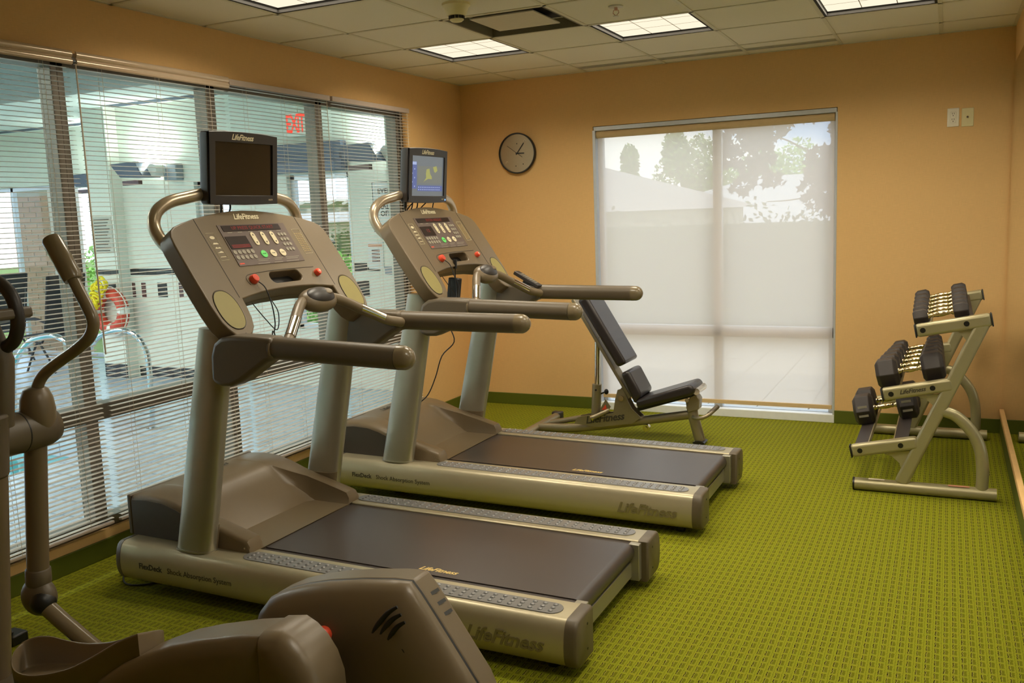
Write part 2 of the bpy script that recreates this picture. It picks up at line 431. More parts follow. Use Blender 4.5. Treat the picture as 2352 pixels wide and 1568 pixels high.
def text_mb(txt, size, o, xd, yd, thick=0.001, shear=0.0, center=True, spacing=1.0, bold=0.0):
    """lettering as a thin solid: o = anchor, xd/yd = reading and up directions"""
    cu = bpy.data.curves.new('lettering', 'FONT'); cu.body = txt; cu.size = size; cu.shear = shear; cu.space_character = spacing
    cu.align_x = 'CENTER' if center else 'LEFT'; cu.align_y = 'CENTER'; cu.extrude = thick/2; cu.resolution_u = 2; cu.offset = bold
    ob = bpy.data.objects.new('lettering', cu); COL.objects.link(ob)
    dg = bpy.context.evaluated_depsgraph_get(); dg.update()
    me = bpy.data.meshes.new_from_object(ob.evaluated_get(dg))
    xd, yd, o = Vector(xd).normalized(), Vector(yd).normalized(), Vector(o); zd = xd.cross(yd)
    mb = MB(); mb.add([o+xd*p.co.x+yd*p.co.y+zd*(p.co.z+thick/2) for p in me.vertices], [tuple(f.vertices) for f in me.polygons])
    bpy.data.objects.remove(ob); bpy.data.curves.remove(cu); bpy.data.meshes.remove(me)
    return mb
LOGO = 'LifeFitness'

# ================================================================== the room
RW, RY, RH = 3.972, -8.2, 2.615
BH = 0.093
b = MB(); b.box(-0.12, RW+0.12, RY-0.12, 0.0, -0.12, 0.0); b.box(1.14, 2.915, 0.0, 0.15, -0.12, 0.0)
struct('floor', b, CARPET)

WY0, WY1, WZ0, WZ1 = -4.79, -0.90, 0.135, 2.352     # glazed opening in the left wall
b = MB()
b.box(-0.12, 0, RY, WY0, 0, RH); b.box(-0.12, 0, WY1, 0.0, 0, RH)
b.box(-0.12, 0, WY0, WY1, WZ1, RH); b.box(-0.12, 0, WY0, WY1, 0, WZ0)
struct('wall_left', b, WALL)
BX0, BX1, BZ1 = 1.14, 2.915, 2.203                     # opening in the back wall
b = MB()
b.box(-0.12, BX0, 0, 0.15, 0, RH); b.box(BX1, RW+0.12, 0, 0.15, 0, RH); b.box(BX0, BX1, 0, 0.15, BZ1, RH)
struct('wall_back', b, WALL)
b = MB(); b.box(RW, RW+0.12, RY, 0, 0, RH); struct('wall_right', b, WALL)
b = MB(); b.box(-0.12, RW+0.12, RY-0.12, RY, 0, RH); struct('wall_front', b, WALL)

b = MB(); b.box(0, 0.012, RY, 0.0, 0, BH); struct('baseboard_left', b, BASEB, 0.003)
b = MB(); b.box(0.012, BX0, -0.012, 0, 0, BH); b.box(BX1, RW, -0.012, 0, 0, BH); struct('baseboard_back', b, BASEB, 0.003)
b = MB(); b.box(RW-0.014, RW, RY, -0.012, 0, 0.132); struct('baseboard_right', b, BASEB, 0.003)
b = MB(); b.box(RW-0.020, RW, RY, -0.013, 0.132, 0.165); struct('trim_1', b, WALL, 0.004)

# ---- ceiling: backing, tiles, grid
ceil = MB(); ceil.box(-0.12, RW+0.12, RY-0.12, 0.15, RH+0.07, RH+0.15)
YSPLIT = -1.022-0.6096*5
ceil.box(0, RW, RY, -7.12, RH, RH+0.02)
ceiling = struct('ceiling', ceil, CEIL)
T = 0.6096
XL = [0.0]+[0.497+T*k for k in range(6)]+[RW]
YL = [0.0, -0.412]+[-1.022-T*k for k in range(11)]
PANELS = [(c, r) for r in (2, 5) for c in (1, 3, 5)]+[(5, 8)]
LIGHTCELLS = set(PANELS); VENTCELL = (2, 3)
tile_cache = {}
for i in range(len(XL)-1):
    for j in range(len(YL)-1):
        if (i, j) in LIGHTCELLS or (i, j) == VENTCELL: continue
        x0, x1, y1, y0 = XL[i], XL[i+1], YL[j], YL[j+1]
        if j == 0 and 2 <= i <= 4:
            segs = [(-0.412, -0.252), (-0.178, 0.0)]
        else: segs = [(y0, y1)]
        for (a, c) in segs:
            key = (round(x1-x0, 3), round(c-a, 3))
            if key not in tile_cache:
                hx, hy = (x1-x0)/2, (c-a)/2
                m_ = MB(); m_.box(-hx, hx, -hy, hy, 0, 0.016); tile_cache[key] = m_.mesh('ceiling_tile', CEIL, 0)
            o = link('ceiling_tile', tile_cache[key], ceiling); o.location = ((x0+x1)/2, (a+c)/2, RH)
def bar(x0, x1, y0, y1):
    m_ = MB(); m_.box(x0, x1, y0, y1, RH-0.004, RH+0.012); part('grid_runner', m_, TBAR, ceiling)
for x in XL[1:-1]: bar(x-0.011, x+0.011, YL[-1], 0)
for y in YL[1:]: bar(0, RW, y-0.011, y+0.011)
m_ = MB(); m_.box(0, 0.02, RY, 0, RH-0.004, RH+0.01); m_.box(RW-0.02, RW, RY, 0, RH-0.004, RH+0.01); m_.box(0, RW, -0.02, 0, RH-0.004, RH+0.01)
part('wall_angle', m_, TBAR, ceiling)

# ---- ceiling light panels
pane_me = None
LIGHT_LABEL = {(1, 2): 'lit square ceiling light panel nearest the corner above the wall clock', (3, 2): 'lit square ceiling light panel right of the air vent, below the sprinkler',
               (5, 2): 'lit square ceiling light panel cut by the top edge, farthest right', (1, 5): 'lit square ceiling light panel cut by the top edge above the left windows',
               (3, 5): 'lit square ceiling light panel above the frame, over the middle of the room', (5, 5): 'lit square ceiling light panel above the frame, near the mirror', (5, 8): 'lit square ceiling light panel above the frame, closest to the camera'}
for (i, j) in PANELS:
    x0, x1, y1, y0 = XL[i], XL[i+1], YL[j], YL[j+1]
    cx, cy = (x0+x1)/2, (y0+y1)/2
    t = thing('ceiling_light', LIGHT_LABEL[(i, j)], 'ceiling light', (cx, cy, RH), 'square ceiling light panels')
    h = T/2-0.011
    fr = MB()
    for (a0, a1, c0, c1) in ((-h, h, -h, -h+0.014), (-h, h, h-0.014, h), (-h, -h+0.014, -h, h), (h-0.014, h, -h, h)):
        fr.box(cx+a0, cx+a1, cy+c0, cy+c1, RH-0.002, RH+0.05)
    part('frame', fr, DARKSLOT, t)
    hd = MB(); hd.box(cx-h, cx+h, cy-h, cy+h, RH+0.05, RH+0.06); part('housing', hd, VENTM, t)
    g = h-0.016; s3 = 2*g/3
    if pane_me is None:
        pm = MB(); q = s3/2-0.0022; pm.box(-q, q, -q, q, 0, 0.006); pane_me = pm.mesh('diffuser_pane', PANELM, 0)
    for a in range(3):
        for c in range(3):
            o = link('diffuser_pane', pane_me, t); o.location = (-g+s3*(a+0.5), -g+s3*(c+0.5), 0.022)
    lv = MB()
    for k in (1, 2):
        lv.box(cx-g+s3*k-0.0022, cx-g+s3*k+0.0022, cy-g, cy+g, RH+0.0215, RH+0.03); lv.box(cx-g, cx+g, cy-g+s3*k-0.0022, cy-g+s3*k+0.0022, RH+0.0215, RH+0.03)
    part('louver', lv, CHAMP, t)
    ld = bpy.data.lights.new('tube_light', 'AREA'); ld.shape = 'SQUARE'; ld.size = 2*g; ld.energy = LAMP_W; ld.color = LAMP_COL; ld.spread = math.radians(152)
    lo = bpy.data.objects.new('tube_light', ld); COL.objects.link(lo); lo.parent = t; lo.location = (0, 0, 0.014)

# ---- air vent
x0, x1, y1, y0 = XL[2], XL[3], YL[3], YL[4]; cx, cy = (x0+x1)/2, (y0+y1)/2
t = thing('air_vent', 'square recessed ceiling air vent with a floating centre plate', 'vent', (cx, cy, RH)); h = T/2-0.012
m_ = MB()
for (a0, a1, c0, c1) in ((-h, h, -h, -h+0.012), (-h, h, h-0.012, h), (-h, -h+0.012, -h, h), (h-0.012, h, -h, h)): m_.box(cx+a0, cx+a1, cy+c0, cy+c1, RH-0.003, RH+0.062)
part('frame', m_, VENTD, t)
m_ = MB(); m_.box(cx-h, cx+h, cy-h, cy+h, RH+0.055, RH+0.064); part('back_plate', m_, VENTM, t)
m_ = MB(); k = 0.2
m_.loft([[(cx-q, cy-q, z), (cx+q, cy-q, z), (cx+q, cy+q, z), (cx-q, cy+q, z)] for q, z in ((0.225, RH+0.0545), (0.225, RH+0.048), (0.205, RH+0.048))]); part('dark_gap', m_, DARKSLOT, t)
m_ = MB(); m_.loft([[(cx-q, cy-q, z), (cx+q, cy-q, z), (cx+q, cy+q, z), (cx-q, cy+q, z)] for q, z in ((0.12, RH+0.052), (0.19, RH+0.012), (0.19, RH+0.006), (0.02, RH+0.002))]); part('centre_plate', m_, VENTM, t)

# ---- smoke detector, sprinkler, slot vent
t = thing('smoke_detector', 'cream cone shaped smoke detector on the ceiling beside the air vent', 'smoke detector', (1.36, -2.53, RH))
m_ = MB(); m_.lathe([(0.072, 0), (0.072, -0.012), (0.062, -0.02), (0.05, -0.055), (0.042, -0.06)], (1.36, -2.53, RH), (0, 0, 1), 28); part('body', m_, IVORY, t)
m_ = MB()
for k in range(12):
    a = 2*PI*k/12; d = Vector((math.cos(a), math.sin(a), 0)); c = Vector((1.36, -2.53, RH-0.069))+d*0.037
    m_.obox(c, d.cross(Vector((0, 0, 1))), d, (0, 0, 1), 0.008, 0.003, 0.007)
part('sensor_slots', m_, DARKSLOT, t); tag(t.children[-1], kind='stuff')
m_ = MB(); m_.lathe([(0.036, -0.06), (0.036, -0.08), (0.026, -0.088)], (1.36, -2.53, RH), (0, 0, 1), 24); part('sensor_head', m_, IVORY, t)
t = thing('sprinkler', 'small metal fire sprinkler on the ceiling', 'sprinkler', (2.02, -2.0, RH))
m_ = MB(); m_.lathe([(0.04, 0), (0.038, -0.006), (0.012, -0.008)], (2.02, -2.0, RH), (0, 0, 1), 24); part('escutcheon', m_, VENTM, t)
m_ = MB(); m_.cyl((2.02, -2.0, RH-0.006), (2.02, -2.0, RH-0.022), 0.009); m_.tube([(2.008, -2, RH-0.02), (2.004, -2, RH-0.035), (2.02, -2, RH-0.05)], 0.002, 8); m_.tube([(2.032, -2, RH-0.02), (2.036, -2, RH-0.035), (2.02, -2, RH-0.05)], 0.002, 8)
part('frame_arms', m_, BRICK, t)
m_ = MB(); m_.cyl((2.02, -2.0, RH-0.05), (2.02, -2.0, RH-0.052), 0.016); part('deflector', m_, VENTM, t)
t = thing('slot_vent', 'long dark slot air vent along the back wall ceiling', 'vent', (2.0, -0.215, RH))
m_ = MB(); m_.box(1.107, 2.93, -0.252, -0.178, RH+0.001, RH+0.02); part('back_plate', m_, DARKSLOT, t)
for k in range(4):
    m_ = MB(); y = -0.252+0.0235*k; m_.box(1.107, 2.93, y, y+0.0035, RH-0.005, RH+0.001); part('slat', m_, VENTM, t)

# ---- mirror on the right wall
t = thing('wall_mirror', 'large frameless mirror covering the right wall', 'mirror', (RW, -4.0, 0.165))
m_ = MB(); m_.box(RW-0.006, RW, RY+0.05, -0.015, 0.166, 2.374); part('glass', m_, MIRROR, t)
for y in (-2.2, -4.4, -6.6):
    m_ = MB(); m_.box(RW-0.010, RW-0.004, y, y+0.03, 2.366, 2.39); part('clip', m_, CHROME, t)

# ---- clock
c = Vector((0.506, -0.001, 2.041))
t = thing('wall_clock', 'round brushed metal wall clock with a black rim', 'clock', c)
m_ = MB(); m_.lathe([(0.148, 0), (0.158, 0.004), (0.160, 0.03), (0.157, 0.036), (0.150, 0.036), (0.148, 0.02)], c, (0, -1, 0), 56); part('rim', m_, BLACK, t)
m_ = MB(); m_.cyl(c+Vector((0, -0.012, 0)), c+Vector((0, -0.022, 0)), 0.149, 56); part('face', m_, CLOCKF, t)
for nm, ang, ln, wd, tail in (('hour_hand', 92, 0.062, 0.0042, 0.012), ('minute_hand', 38, 0.098, 0.0034, 0.015), ('second_hand', 306, 0.105, 0.0012, 0.055)):
    a = math.radians(ang); d = Vector((math.sin(a), 0, math.cos(a))); n_ = Vector((math.cos(a), 0, -math.sin(a)))
    m_ = MB(); m_.obox(c+Vector((0, -0.026, 0))+d*(ln-tail)/2, d, n_, (0, 1, 0), (ln+tail)/2, wd, 0.001); part(nm, m_, BLACK, t)
m_ = MB(); m_.cyl(c+Vector((0, -0.022, 0)), c+Vector((0, -0.029, 0)), 0.006); part('hub', m_, BLACK, t)
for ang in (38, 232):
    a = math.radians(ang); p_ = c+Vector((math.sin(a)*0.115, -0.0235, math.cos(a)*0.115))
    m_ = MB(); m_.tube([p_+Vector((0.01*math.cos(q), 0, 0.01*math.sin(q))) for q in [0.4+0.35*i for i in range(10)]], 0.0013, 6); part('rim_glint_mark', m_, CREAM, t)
for ang in (0, 150, 188):
    a = math.radians(ang); p_ = c+Vector((math.sin(a)*(0.075 if ang == 0 else 0.1), -0.0225, math.cos(a)*(0.075 if ang == 0 else 0.1)))
    m_ = MB(); m_.box(p_.x-0.004, p_.x+0.004, p_.y-0.001, p_.y, p_.z-0.004, p_.z+0.004); part('dial_mark', m_, DARKPRINT, t)

# ---- outlet and coax plates
t = thing('outlet_plate', 'cream duplex power outlet high on the back wall', 'outlet', (3.628, 0, 2.02))
m_ = MB(); m_.box(3.593, 3.663, -0.006, 0, 2.018, 2.136); part('plate', m_, PLATEW, t, 0.003)
m_ = MB(); m_.box(3.610, 3.646, -0.0085, -0.004, 2.042, 2.112); part('receptacle', m_, PLATEW, t, 0.002)
for z in (2.059, 2.095):
    for dx in (-0.006, 0.006):
        m_ = MB(); m_.box(3.628+dx-0.0014, 3.628+dx+0.0014, -0.0092, -0.008, z+0.001, z+0.011); part('slot', m_, SOCK, t)
    m_ = MB(); m_.cyl((3.628, -0.008, z-0.007), (3.628, -0.0092, z-0.007), 0.003, 10); part('slot', m_, SOCK, t)
t = thing('cable_plate', 'ivory wall plate with one coax jack beside the power outlet', 'wall plate', (3.712, 0, 2.015))
m_ = MB(); m_.box(3.677, 3.748, -0.006, 0, 2.014, 2.131); part('plate', m_, IVORY, t, 0.003)
m_ = MB(); m_.cyl((3.712, -0.005, 2.074), (3.712, -0.014, 2.074), 0.006, 12); part('jack', m_, SOCK, t)

# ================================================================== left glazing and blinds
MULL = [-0.93, -1.872, -2.822, -3.775, -4.755]
TRZ0, TRZ1 = 0.660, 0.735
for k in range(4):
    y1, y0 = MULL[k], MULL[k+1]
    fr = MB()
    fr.box(-0.105, -0.02, y0-0.0, y0+0.034, WZ0, WZ1); fr.box(-0.105, -0.02, y1-0.034, y1, WZ0, WZ1)
    if k == 0: fr.box(-0.105, -0.005, y1, WY1, WZ0, WZ1)
    if k == 3: fr.box(-0.105, -0.005, WY0, y0, WZ0, WZ1)
    fr.box(-0.105, -0.02, y0, y1, WZ0, WZ0+0.05); fr.box(-0.105, -0.02, y0, y1, WZ1-0.06, WZ1)
    fr.box(-0.105, -0.015, y0, y1, TRZ0, TRZ1)
    wn = struct('window_%d' % (k+1), fr, FRAMEM, 0.003)
    for (a, c_) in ((WZ0+0.05, TRZ0), (TRZ1, WZ1-0.06)):
        m_ = MB(); m_.box(-0.066, -0.060, y0+0.034, y1-0.034, a, c_); part('pane', m_, GLASS, wn)
BL = [(-0.878, -1.806), (-1.832, -2.738), (-2.762, -3.722), (-3.758, -4.74)]
BLAB = ['white slatted venetian blind nearest the room corner, behind the second treadmill', 'white slatted venetian blind with the red exit sign showing through',
        'white slatted venetian blind with the red life ring showing through', 'white slatted venetian blind at the left edge with patio chairs behind it']
for k, (y1, y0) in enumerate(BL):
    t = thing('venetian_blind', BLAB[k], 'blind', (0.035, (y0+y1)/2, 0.165), 'venetian blinds on the left windows')
    m_ = MB(); m_.box(0.012, 0.048, y0, y1, 2.318, 2.350); part('head_rail', m_, HEADR, t, 0.002)
    if k >= 2:
        m_ = MB(); prof = [(0.050, 2.295), (0.058, 2.300), (0.061, 2.310), (0.057, 2.321), (0.052, 2.325), (0.058, 2.329), (0.062, 2.340), (0.058, 2.352), (0.050, 2.357)]
        m_.loft([[(x, y, z) for x, z in prof] for y in (y0-0.005, y1+0.008)], True); part('valance', m_, HEADS, t)
    L_ = y1-y0
    sl = MB(); n_ = 6; top = []; bot = []
    for q in range(n_+1):
        a = -1+2*q/n_; top.append((0.0125*a, 0.0022*(1-a*a)+0.0005)); bot.append((0.0125*a, 0.0022*(1-a*a)-0.0003))
    ring = top+bot[::-1]
    sl.loft([[(x, y, z) for x, z in ring] for y in (-L_/2+0.004, L_/2-0.004)])
    sme = sl.mesh('slat', SLAT, 60)
    z = 2.303; base_z = 0.165; i = 0
    while z > 0.192:
        o = link('slat', sme, t); o.location = (random.uniform(-0.0006, 0.0006), 0, z-base_z+random.uniform(-0.0008, 0.0008)); o.rotation_euler = (random.uniform(-0.0012, 0.0012), math.radians(random.uniform(-1.5, 1.5)+(5 if k == 1 and z < 0.7 else 2)), 0)
        z -= 0.0213; i += 1
    m_ = MB(); m_.box(0.024, 0.046, y0+0.003, y1-0.003, 0.166, 0.180); part('bottom_rail', m_, HEADR, t, 0.003)
    for fy in (0.14, 0.5, 0.86):
        yy = y0+(y1-y0)*fy
        for dx in (0.0215, 0.0485):
            m_ = MB(); m_.cyl((dx, yy, 0.18), (dx, yy, 2.32), 0.0009, 6); part('ladder_cord', m_, CORD, t)
    if k == 2:
        m_ = MB(); m_.cyl((0.056, y0-0.012, 2.30), (0.060, y0-0.008, 0.98), 0.0036, 8); part('tilt_wand', m_, CORD, t)
    elif k < 2:
        m_ = MB(); m_.tube([(0.058, y1-0.05, 2.31), (0.06, y1-0.048, 1.7), (0.06, y1-0.052, 1.1)], 0.0022, 6, 3); part('pull_cord', m_, CORD, t)
        m_ = MB(); m_.lathe([(0.003, 0), (0.006, -0.02), (0.007, -0.035)], (0.06, y1-0.052, 1.1), (0, 0, 1), 10); part('cord_tassel', m_, CORD, t)

# ================================================================== back window
fr = MB()
Y0, Y1 = 0.075, 0.125
fr.box(BX0, BX0+0.05, Y0, Y1, 0, BZ1); fr.box(BX1-0.05, BX1, Y0, Y1, 0, BZ1); fr.box(BX0, BX1, Y0, Y1, 0, 0.062); fr.box(BX0, BX1, Y0, Y1, BZ1-0.06, BZ1)
fr.box(2.040, 2.105, Y0, Y1, 0, BZ1); fr.box(BX0, BX1, Y0, Y1, 0.60, 0.675)
wn = struct('window_5', fr, ALU, 0.003)
for (a, c_) in ((BX0+0.05, 2.040), (2.105, BX1-0.05)):
    for (z0, z1) in ((0.062, 0.60), (0.675, BZ1-0.06)):
        m_ = MB(); m_.box(a, c_, 0.098, 0.104, z0, z1); part('pane', m_, GLASS, wn)
b = MB(); b.box(BX0, BX1, -0.004, 0.075, 0, 0.058); struct('trim_2', b, SILL, 0.003)
b = MB(); b.box(BX0-0.004, BX0+0.018, -0.004, 0.07, 0.058, BZ1-0.03); struct('trim_3', b, ALU, 0.002)
b = MB(); b.box(BX1-0.012, BX1+0.002, -0.002, 0.07, 0.058, BZ1-0.03); struct('trim_4', b, ALU, 0.002)
t = thing('roller_shade', 'cream translucent roller shade drawn down over the bright back window', 'window shade', (2.03, 0.03, 0.10))
m_ = MB(); m_.box(BX0+0.004, BX1-0.004, 0.0, 0.06, 2.168, 2.20); part('cassette', m_, ALU, t, 0.003)
m_ = MB(); m_.cyl((BX0+0.02, 0.034, 2.142), (BX1-0.018, 0.034, 2.142), 0.028, 24); part('roll', m_, SHADEB, t)
m_ = MB(); m_.add([(BX0+0.026, 0.030, 0.118), (BX1-0.02, 0.030, 0.118), (BX1-0.02, 0.030, 2.14), (BX0+0.026, 0.030, 2.14)], [(0, 1, 2, 3)]); part('fabric', m_, SHADE, t, smooth=0)
m_ = MB(); m_.box(BX0+0.026, BX1-0.02, 0.022, 0.038, 0.092, 0.122); part('hem_bar', m_, SHADEB, t, 0.003)

# ================================================================== treadmills
def treadmill(xr, yc, label, screen_on):
    th = 0.012; c_, s_ = math.cos(th), math.sin(th)
    T_ = thing('treadmill', label, 'treadmill', (xr, yc, 0), 'treadmills side by side', world=False)
    T_.matrix_world = Matrix(((-c_, 0, s_, xr), (0, -1, 0, yc), (s_, 0, c_, 0), (0, 0, 0, 1)))
    P = lambda nm, mb, mt, par=T_, bv=0.0, bs=2, sm=40: part(nm, mb, mt, par, bv, bs, sm)
    X, Y, Z = Vector((1, 0, 0)), Vector((0, 1, 0)), Vector((0, 0, 1))
    prof = [(0.325, 0.035), (0.325, 0.202), (0.330, 0.206), (0.455, 0.206), (0.468, 0.202), (0.479, 0.192), (0.487, 0.175), (0.493, 0.15), (0.496, 0.12), (0.495, 0.09), (0.489, 0.066), (0.478, 0.048), (0.46, 0.037), (0.44, 0.035)]
    for sg in (1, -1):
        pr = [(y*sg, z) for y, z in prof]
        m = MB(); m.loft([[(x, y, z) for y, z in pr] for x in (0.043, 2.095)]); rail = P('side_rail', m, CHAMP, sm=28)
        # rear end cap
        m = MB(); k = lambda x, g: [(x, (0.41+(abs(y)-0.41)*g)*sg, 0.12+(z-0.12)*g) for y, z in pr]
        m.loft([k(0.0435, 1.02), k(0.012, 1.02), k(0.004, 0.985), k(0.0, 0.93)]); cap = P('rear_end_cap', m, TAUPE_D)
        for z in (0.075, 0.165):
            m = MB(); m.cyl((0.001, 0.385*sg, z), (-0.0015, 0.385*sg, z), 0.0045, 12); P('screw', m, BLACK, cap)
        m = MB(); m.loft([k(2.0955, 1.01), k(2.115, 1.0), k(2.125, 0.94)]); P('front_end_cap', m, TAUPE_D)
        # studded foot plate
        m = MB(); m.prism(stadium(0.082, 1.476, 0.404*sg, 0.043), (0, 0, 0.206), X, Y, (0, 0, 0.0035)); fp = P('foot_plate', m, GREY, bv=0.0012)
        if 'stud' not in SHARE:
            sm_ = MB(); sm_.ell((0, 0, 0), X, Y, Z, 0.0095, 0.0095, 0.0058, 10, 4, 0.0, 1.0); SHARE['stud'] = sm_.mesh('stud', GREY, 60)
        for r in (-1, 0, 1):
            for i in range(35):
                o = link('stud', SHARE['stud'], fp); o.location = (0.118+0.0388*i, 0.404*sg+0.0245*r, 0.2092)
        # upright
        def ring(z, hs, ht, dt=0.0, p=2.6):
            cs = 1.762-0.2085*z
            return [(cs+a, (0.425*sg)+dt+b_, z) for a, b_ in ellipse(0, 0, hs, ht, 32, p)]
        m = MB(); m.loft([ring(0.204, 0.093, 0.044), ring(0.5, 0.09, 0.043), ring(0.9, 0.083, 0.042), ring(1.14, 0.078, 0.042)]); up = P('upright', m, SILVER, sm=50)
        m = MB(); m.loft([ring(0.205, 0.098, 0.049), ring(0.212, 0.098, 0.049)]); P('upright_base_ring', m, SILVER)
        m = MB(); m.loft([ring(0.205, 0.092, 0.046, -0.006*sg), ring(0.318, 0.090, 0.046, -0.006*sg), ring(0.320, 0.086, 0.042, -0.006*sg)]); sl = P('upright_sleeve', m, TAUPE)
        m = MB(); m.cyl((1.762-0.2085*0.285-0.02, (0.425-0.045)*sg, 0.285), (1.762-0.2085*0.285-0.02, (0.425-0.0535)*sg, 0.285), 0.006, 12); P('screw', m, BLACK, sl)
        # handrail bracket, handrail
        bp_ = [(1.512, 0.948), (1.500, 0.930), (1.465, 0.920), (1.415, 0.922), (1.36, 0.945), (1.29, 0.99), (1.235, 1.025), (1.205, 1.032), (1.205, 1.118), (1.30, 1.122), (1.40, 1.122), (1.455, 1.112), (1.49, 1.088), (1.508, 1.04)]
        m = MB(); m.prism(bp_, (0, 0.392*sg, 0), X, Z, (0, 0.098*sg, 0)); P('handrail_bracket', m, TAUPE_D, bv=0.018, bs=4)
        m = MB(); m.tube([(1.222, 0.449*sg, 1.076), (1.212, 0.449*sg, 1.076)], 0.0465, 24, r2=0.046); P('handrail_collar', m, TAUPE, bv=0.003)
        m = MB(); m.tube([(1.212, 0.449*sg, 1.076), (0.9, 0.468*sg, 1.073), (0.648, 0.484*sg, 1.071)], 0.0435, 24, r2=0.040); P('handrail', m, TAUPE_D)
        m = MB(); d = Vector((-0.6, 0.038*sg, -0.004)).normalized(); a0 = Vector((0.648, 0.484*sg, 1.071))
        rr = []
        for i in range(9):
            q = i/8*PI/2; rr.append([a0+d*(0.02+0.046*math.sin(q) if i else 0)+Z*(0.0438*max(0.02, math.cos(q))*math.cos(2*PI*j/24))+Y*(0.0403*max(0.02, math.cos(q))*math.sin(2*PI*j/24)) for j in range(24)])
        m.loft(rr); P('handrail_end', m, TAUPE_S, sm=80)
    # deck, belt, crossbar
    m = MB(); m.box(0.10, 1.75, -0.325, 0.325, 0.165, 0.190); P('deck', m, BLACK)
    for sg in (1, -1):
        m = MB(); m.box(0.07, 1.70, 0.293*sg, 0.325*sg, 0.1905, 0.1965); P('deck_edge_strip', m, BELT)
    prof_b = [(1.78, 0.2005), (0.085, 0.2005)]+[(0.085-0.036*math.sin(a), 0.1645+0.036*math.cos(a)) for a in [PI*i/12 for i in range(1, 12)]]+[(0.085, 0.1285), (0.6, 0.1285)]
    inner = [(0.6, 0.1325), (0.085, 0.1325)]+[(0.085-0.032*math.sin(a), 0.1645-0.032*math.cos(a)) for a in [PI*i/12 for i in range(1, 12)]]+[(0.085, 0.1965), (1.78, 0.1965)]
    m = MB(); m.prism(prof_b+inner, (0, -0.291, 0), X, Z, (0, 0.582, 0)); belt = P('running_belt', m, BELT, sm=35)
    P('belt_logo', text_mb(LOGO, 0.042, (0.665, 0.245, 0.2007), -X, -Y, 0.0006, 0.35, True, 0.95, 0.0006), BELTLOGO, belt)
    m = MB(); m.cyl((0.085, -0.318, 0.1645), (0.085, 0.318, 0.1645), 0.030, 20); P('rear_roller', m, BLACK)
    m = MB(); m.box(0.062, 0.076, -0.325, 0.325, 0.058, 0.125); P('rear_crossbar', m, SILVER, bv=0.003)
    for sg in (1, -1):
        m = MB(); m.box(0.030, 0.075, 0.29*sg, 0.326*sg, 0.045, 0.20); P('roller_bracket', m, SILVER, bv=0.003)
        m = MB(); m.cyl((0.12, 0.40*sg, 0.0), (0.12, 0.40*sg, 0.036), 0.022, 16); P('foot', m, BLACK)
        m = MB(); m.cyl((1.80, 0.26*sg, 0.026), (1.80, 0.33*sg, 0.026), 0.048, 24); P('lift_wheel', m, BLACK, bv=0.006)
    # motor cover
    ztop = [(2.12, 0.381), (2.03, 0.390), (1.94, 0.386), (1.87, 0.370), (1.78, 0.338), (1.69, 0.312), (1.60, 0.290), (1.51, 0.266), (1.485, 0.258), (1.472, 0.240), (1.468, 0.215)]
    zpan = [(2.12, 0.381), (1.97, 0.391), (1.93, 0.388), (1.905, 0.380), (1.87, 0.357), (1.82, 0.312), (1.76, 0.257), (1.72, 0.225), (1.69, 0.203), (1.66, 0.190), (1.46, 0.190)]
    def at(tab, x):
        for (a, fa), (b2, fb) in zip(tab, tab[1:]):
            if b2 <= x <= a: return fb+(fa-fb)*(x-b2)/(a-b2)
        return tab[-1][1] if x < tab[-1][0] else tab[0][1]
    secs = []
    for x in (2.12, 2.07, 2.02, 1.97, 1.93, 1.905, 1.87, 1.83, 1.79, 1.75, 1.71, 1.69, 1.66, 1.62, 1.56, 1.51, 1.485, 1.472, 1.468):
        zt, zp = at(ztop, x), at(zpan, x)
        wv = 0.22 if x > 1.91 else 0.22+0.085*min(1, (1.91-x)/0.2)**0.8
        zp = min(zp, zt)
        cr = 0.006 if x > 1.93 else 0.0
        half = [(0.388, 0.204), (0.388, zt-0.022), (0.382, zt-0.008), (0.370, zt-0.001), (wv+0.012, zt), (wv+0.003, zt-0.003 if x < 1.92 else zt), (wv, min(zt-0.0005, zp+0.45*(zt-zp))), (wv-0.012, zp+0.12*(zt-zp)), (wv-0.05, zp), (0.10, zp+cr)]
        if x < 1.475: half = [(y_ if y_ > 0.3 else y_, min(z_, max(zt-0.01, 0.19))) for y_, z_ in half]
        secs.append([(x, y_, z_) for y_, z_ in half]+[(x, -y_, z_) for y_, z_ in reversed(half)])
    m = MB(); m.loft(secs); P('motor_cover', m, TAUPE, sm=38)
    for sg in (1, -1):
        m = MB(); m.prism([(2.118, 0.207), (2.118, 0.358), (2.03, 0.367), (1.94, 0.363), (1.87, 0.347), (1.80, 0.322), (1.80, 0.207)], (0, 0.3885*sg, 0), X, Z, (0, 0.003*sg, 0)); P('cover_side', m, COVERD)
    m = MB(); m.box(2.124, 2.146, -0.39, 0.39, 0.204, 0.381); P('front_panel', m, TAUPE_D, bv=0.006, bs=3)
    m = MB(); m.box(2.119, 2.1245, -0.384, 0.384, 0.21, 0.374); P('front_seam', m, BLACK)
    P('hood_logo', text_mb(LOGO, 0.05, (2.045, -0.02, 0.3965), -Y, X, 0.001, 0.3, True, 1.0, 0.0006), DARKPRINT)
    for sg in (1, -1):
        m = MB(); m.cyl((1.495, 0.387*sg, 0.225), (1.495, 0.3895*sg, 0.225), 0.004, 10); P('screw', m, CHROME)
    m = MB(); m.cyl((2.07, 0.387, 0.225), (2.07, 0.3895, 0.225), 0.004, 10); P('screw', m, CHROME)
    # rail lettering on the outer near face
    P('rail_logo', text_mb(LOGO, 0.075, (0.27, 0.4955, 0.112), -X, Z, 0.0035, 0.35, True, 0.95, 0.0012), EMBOSS)
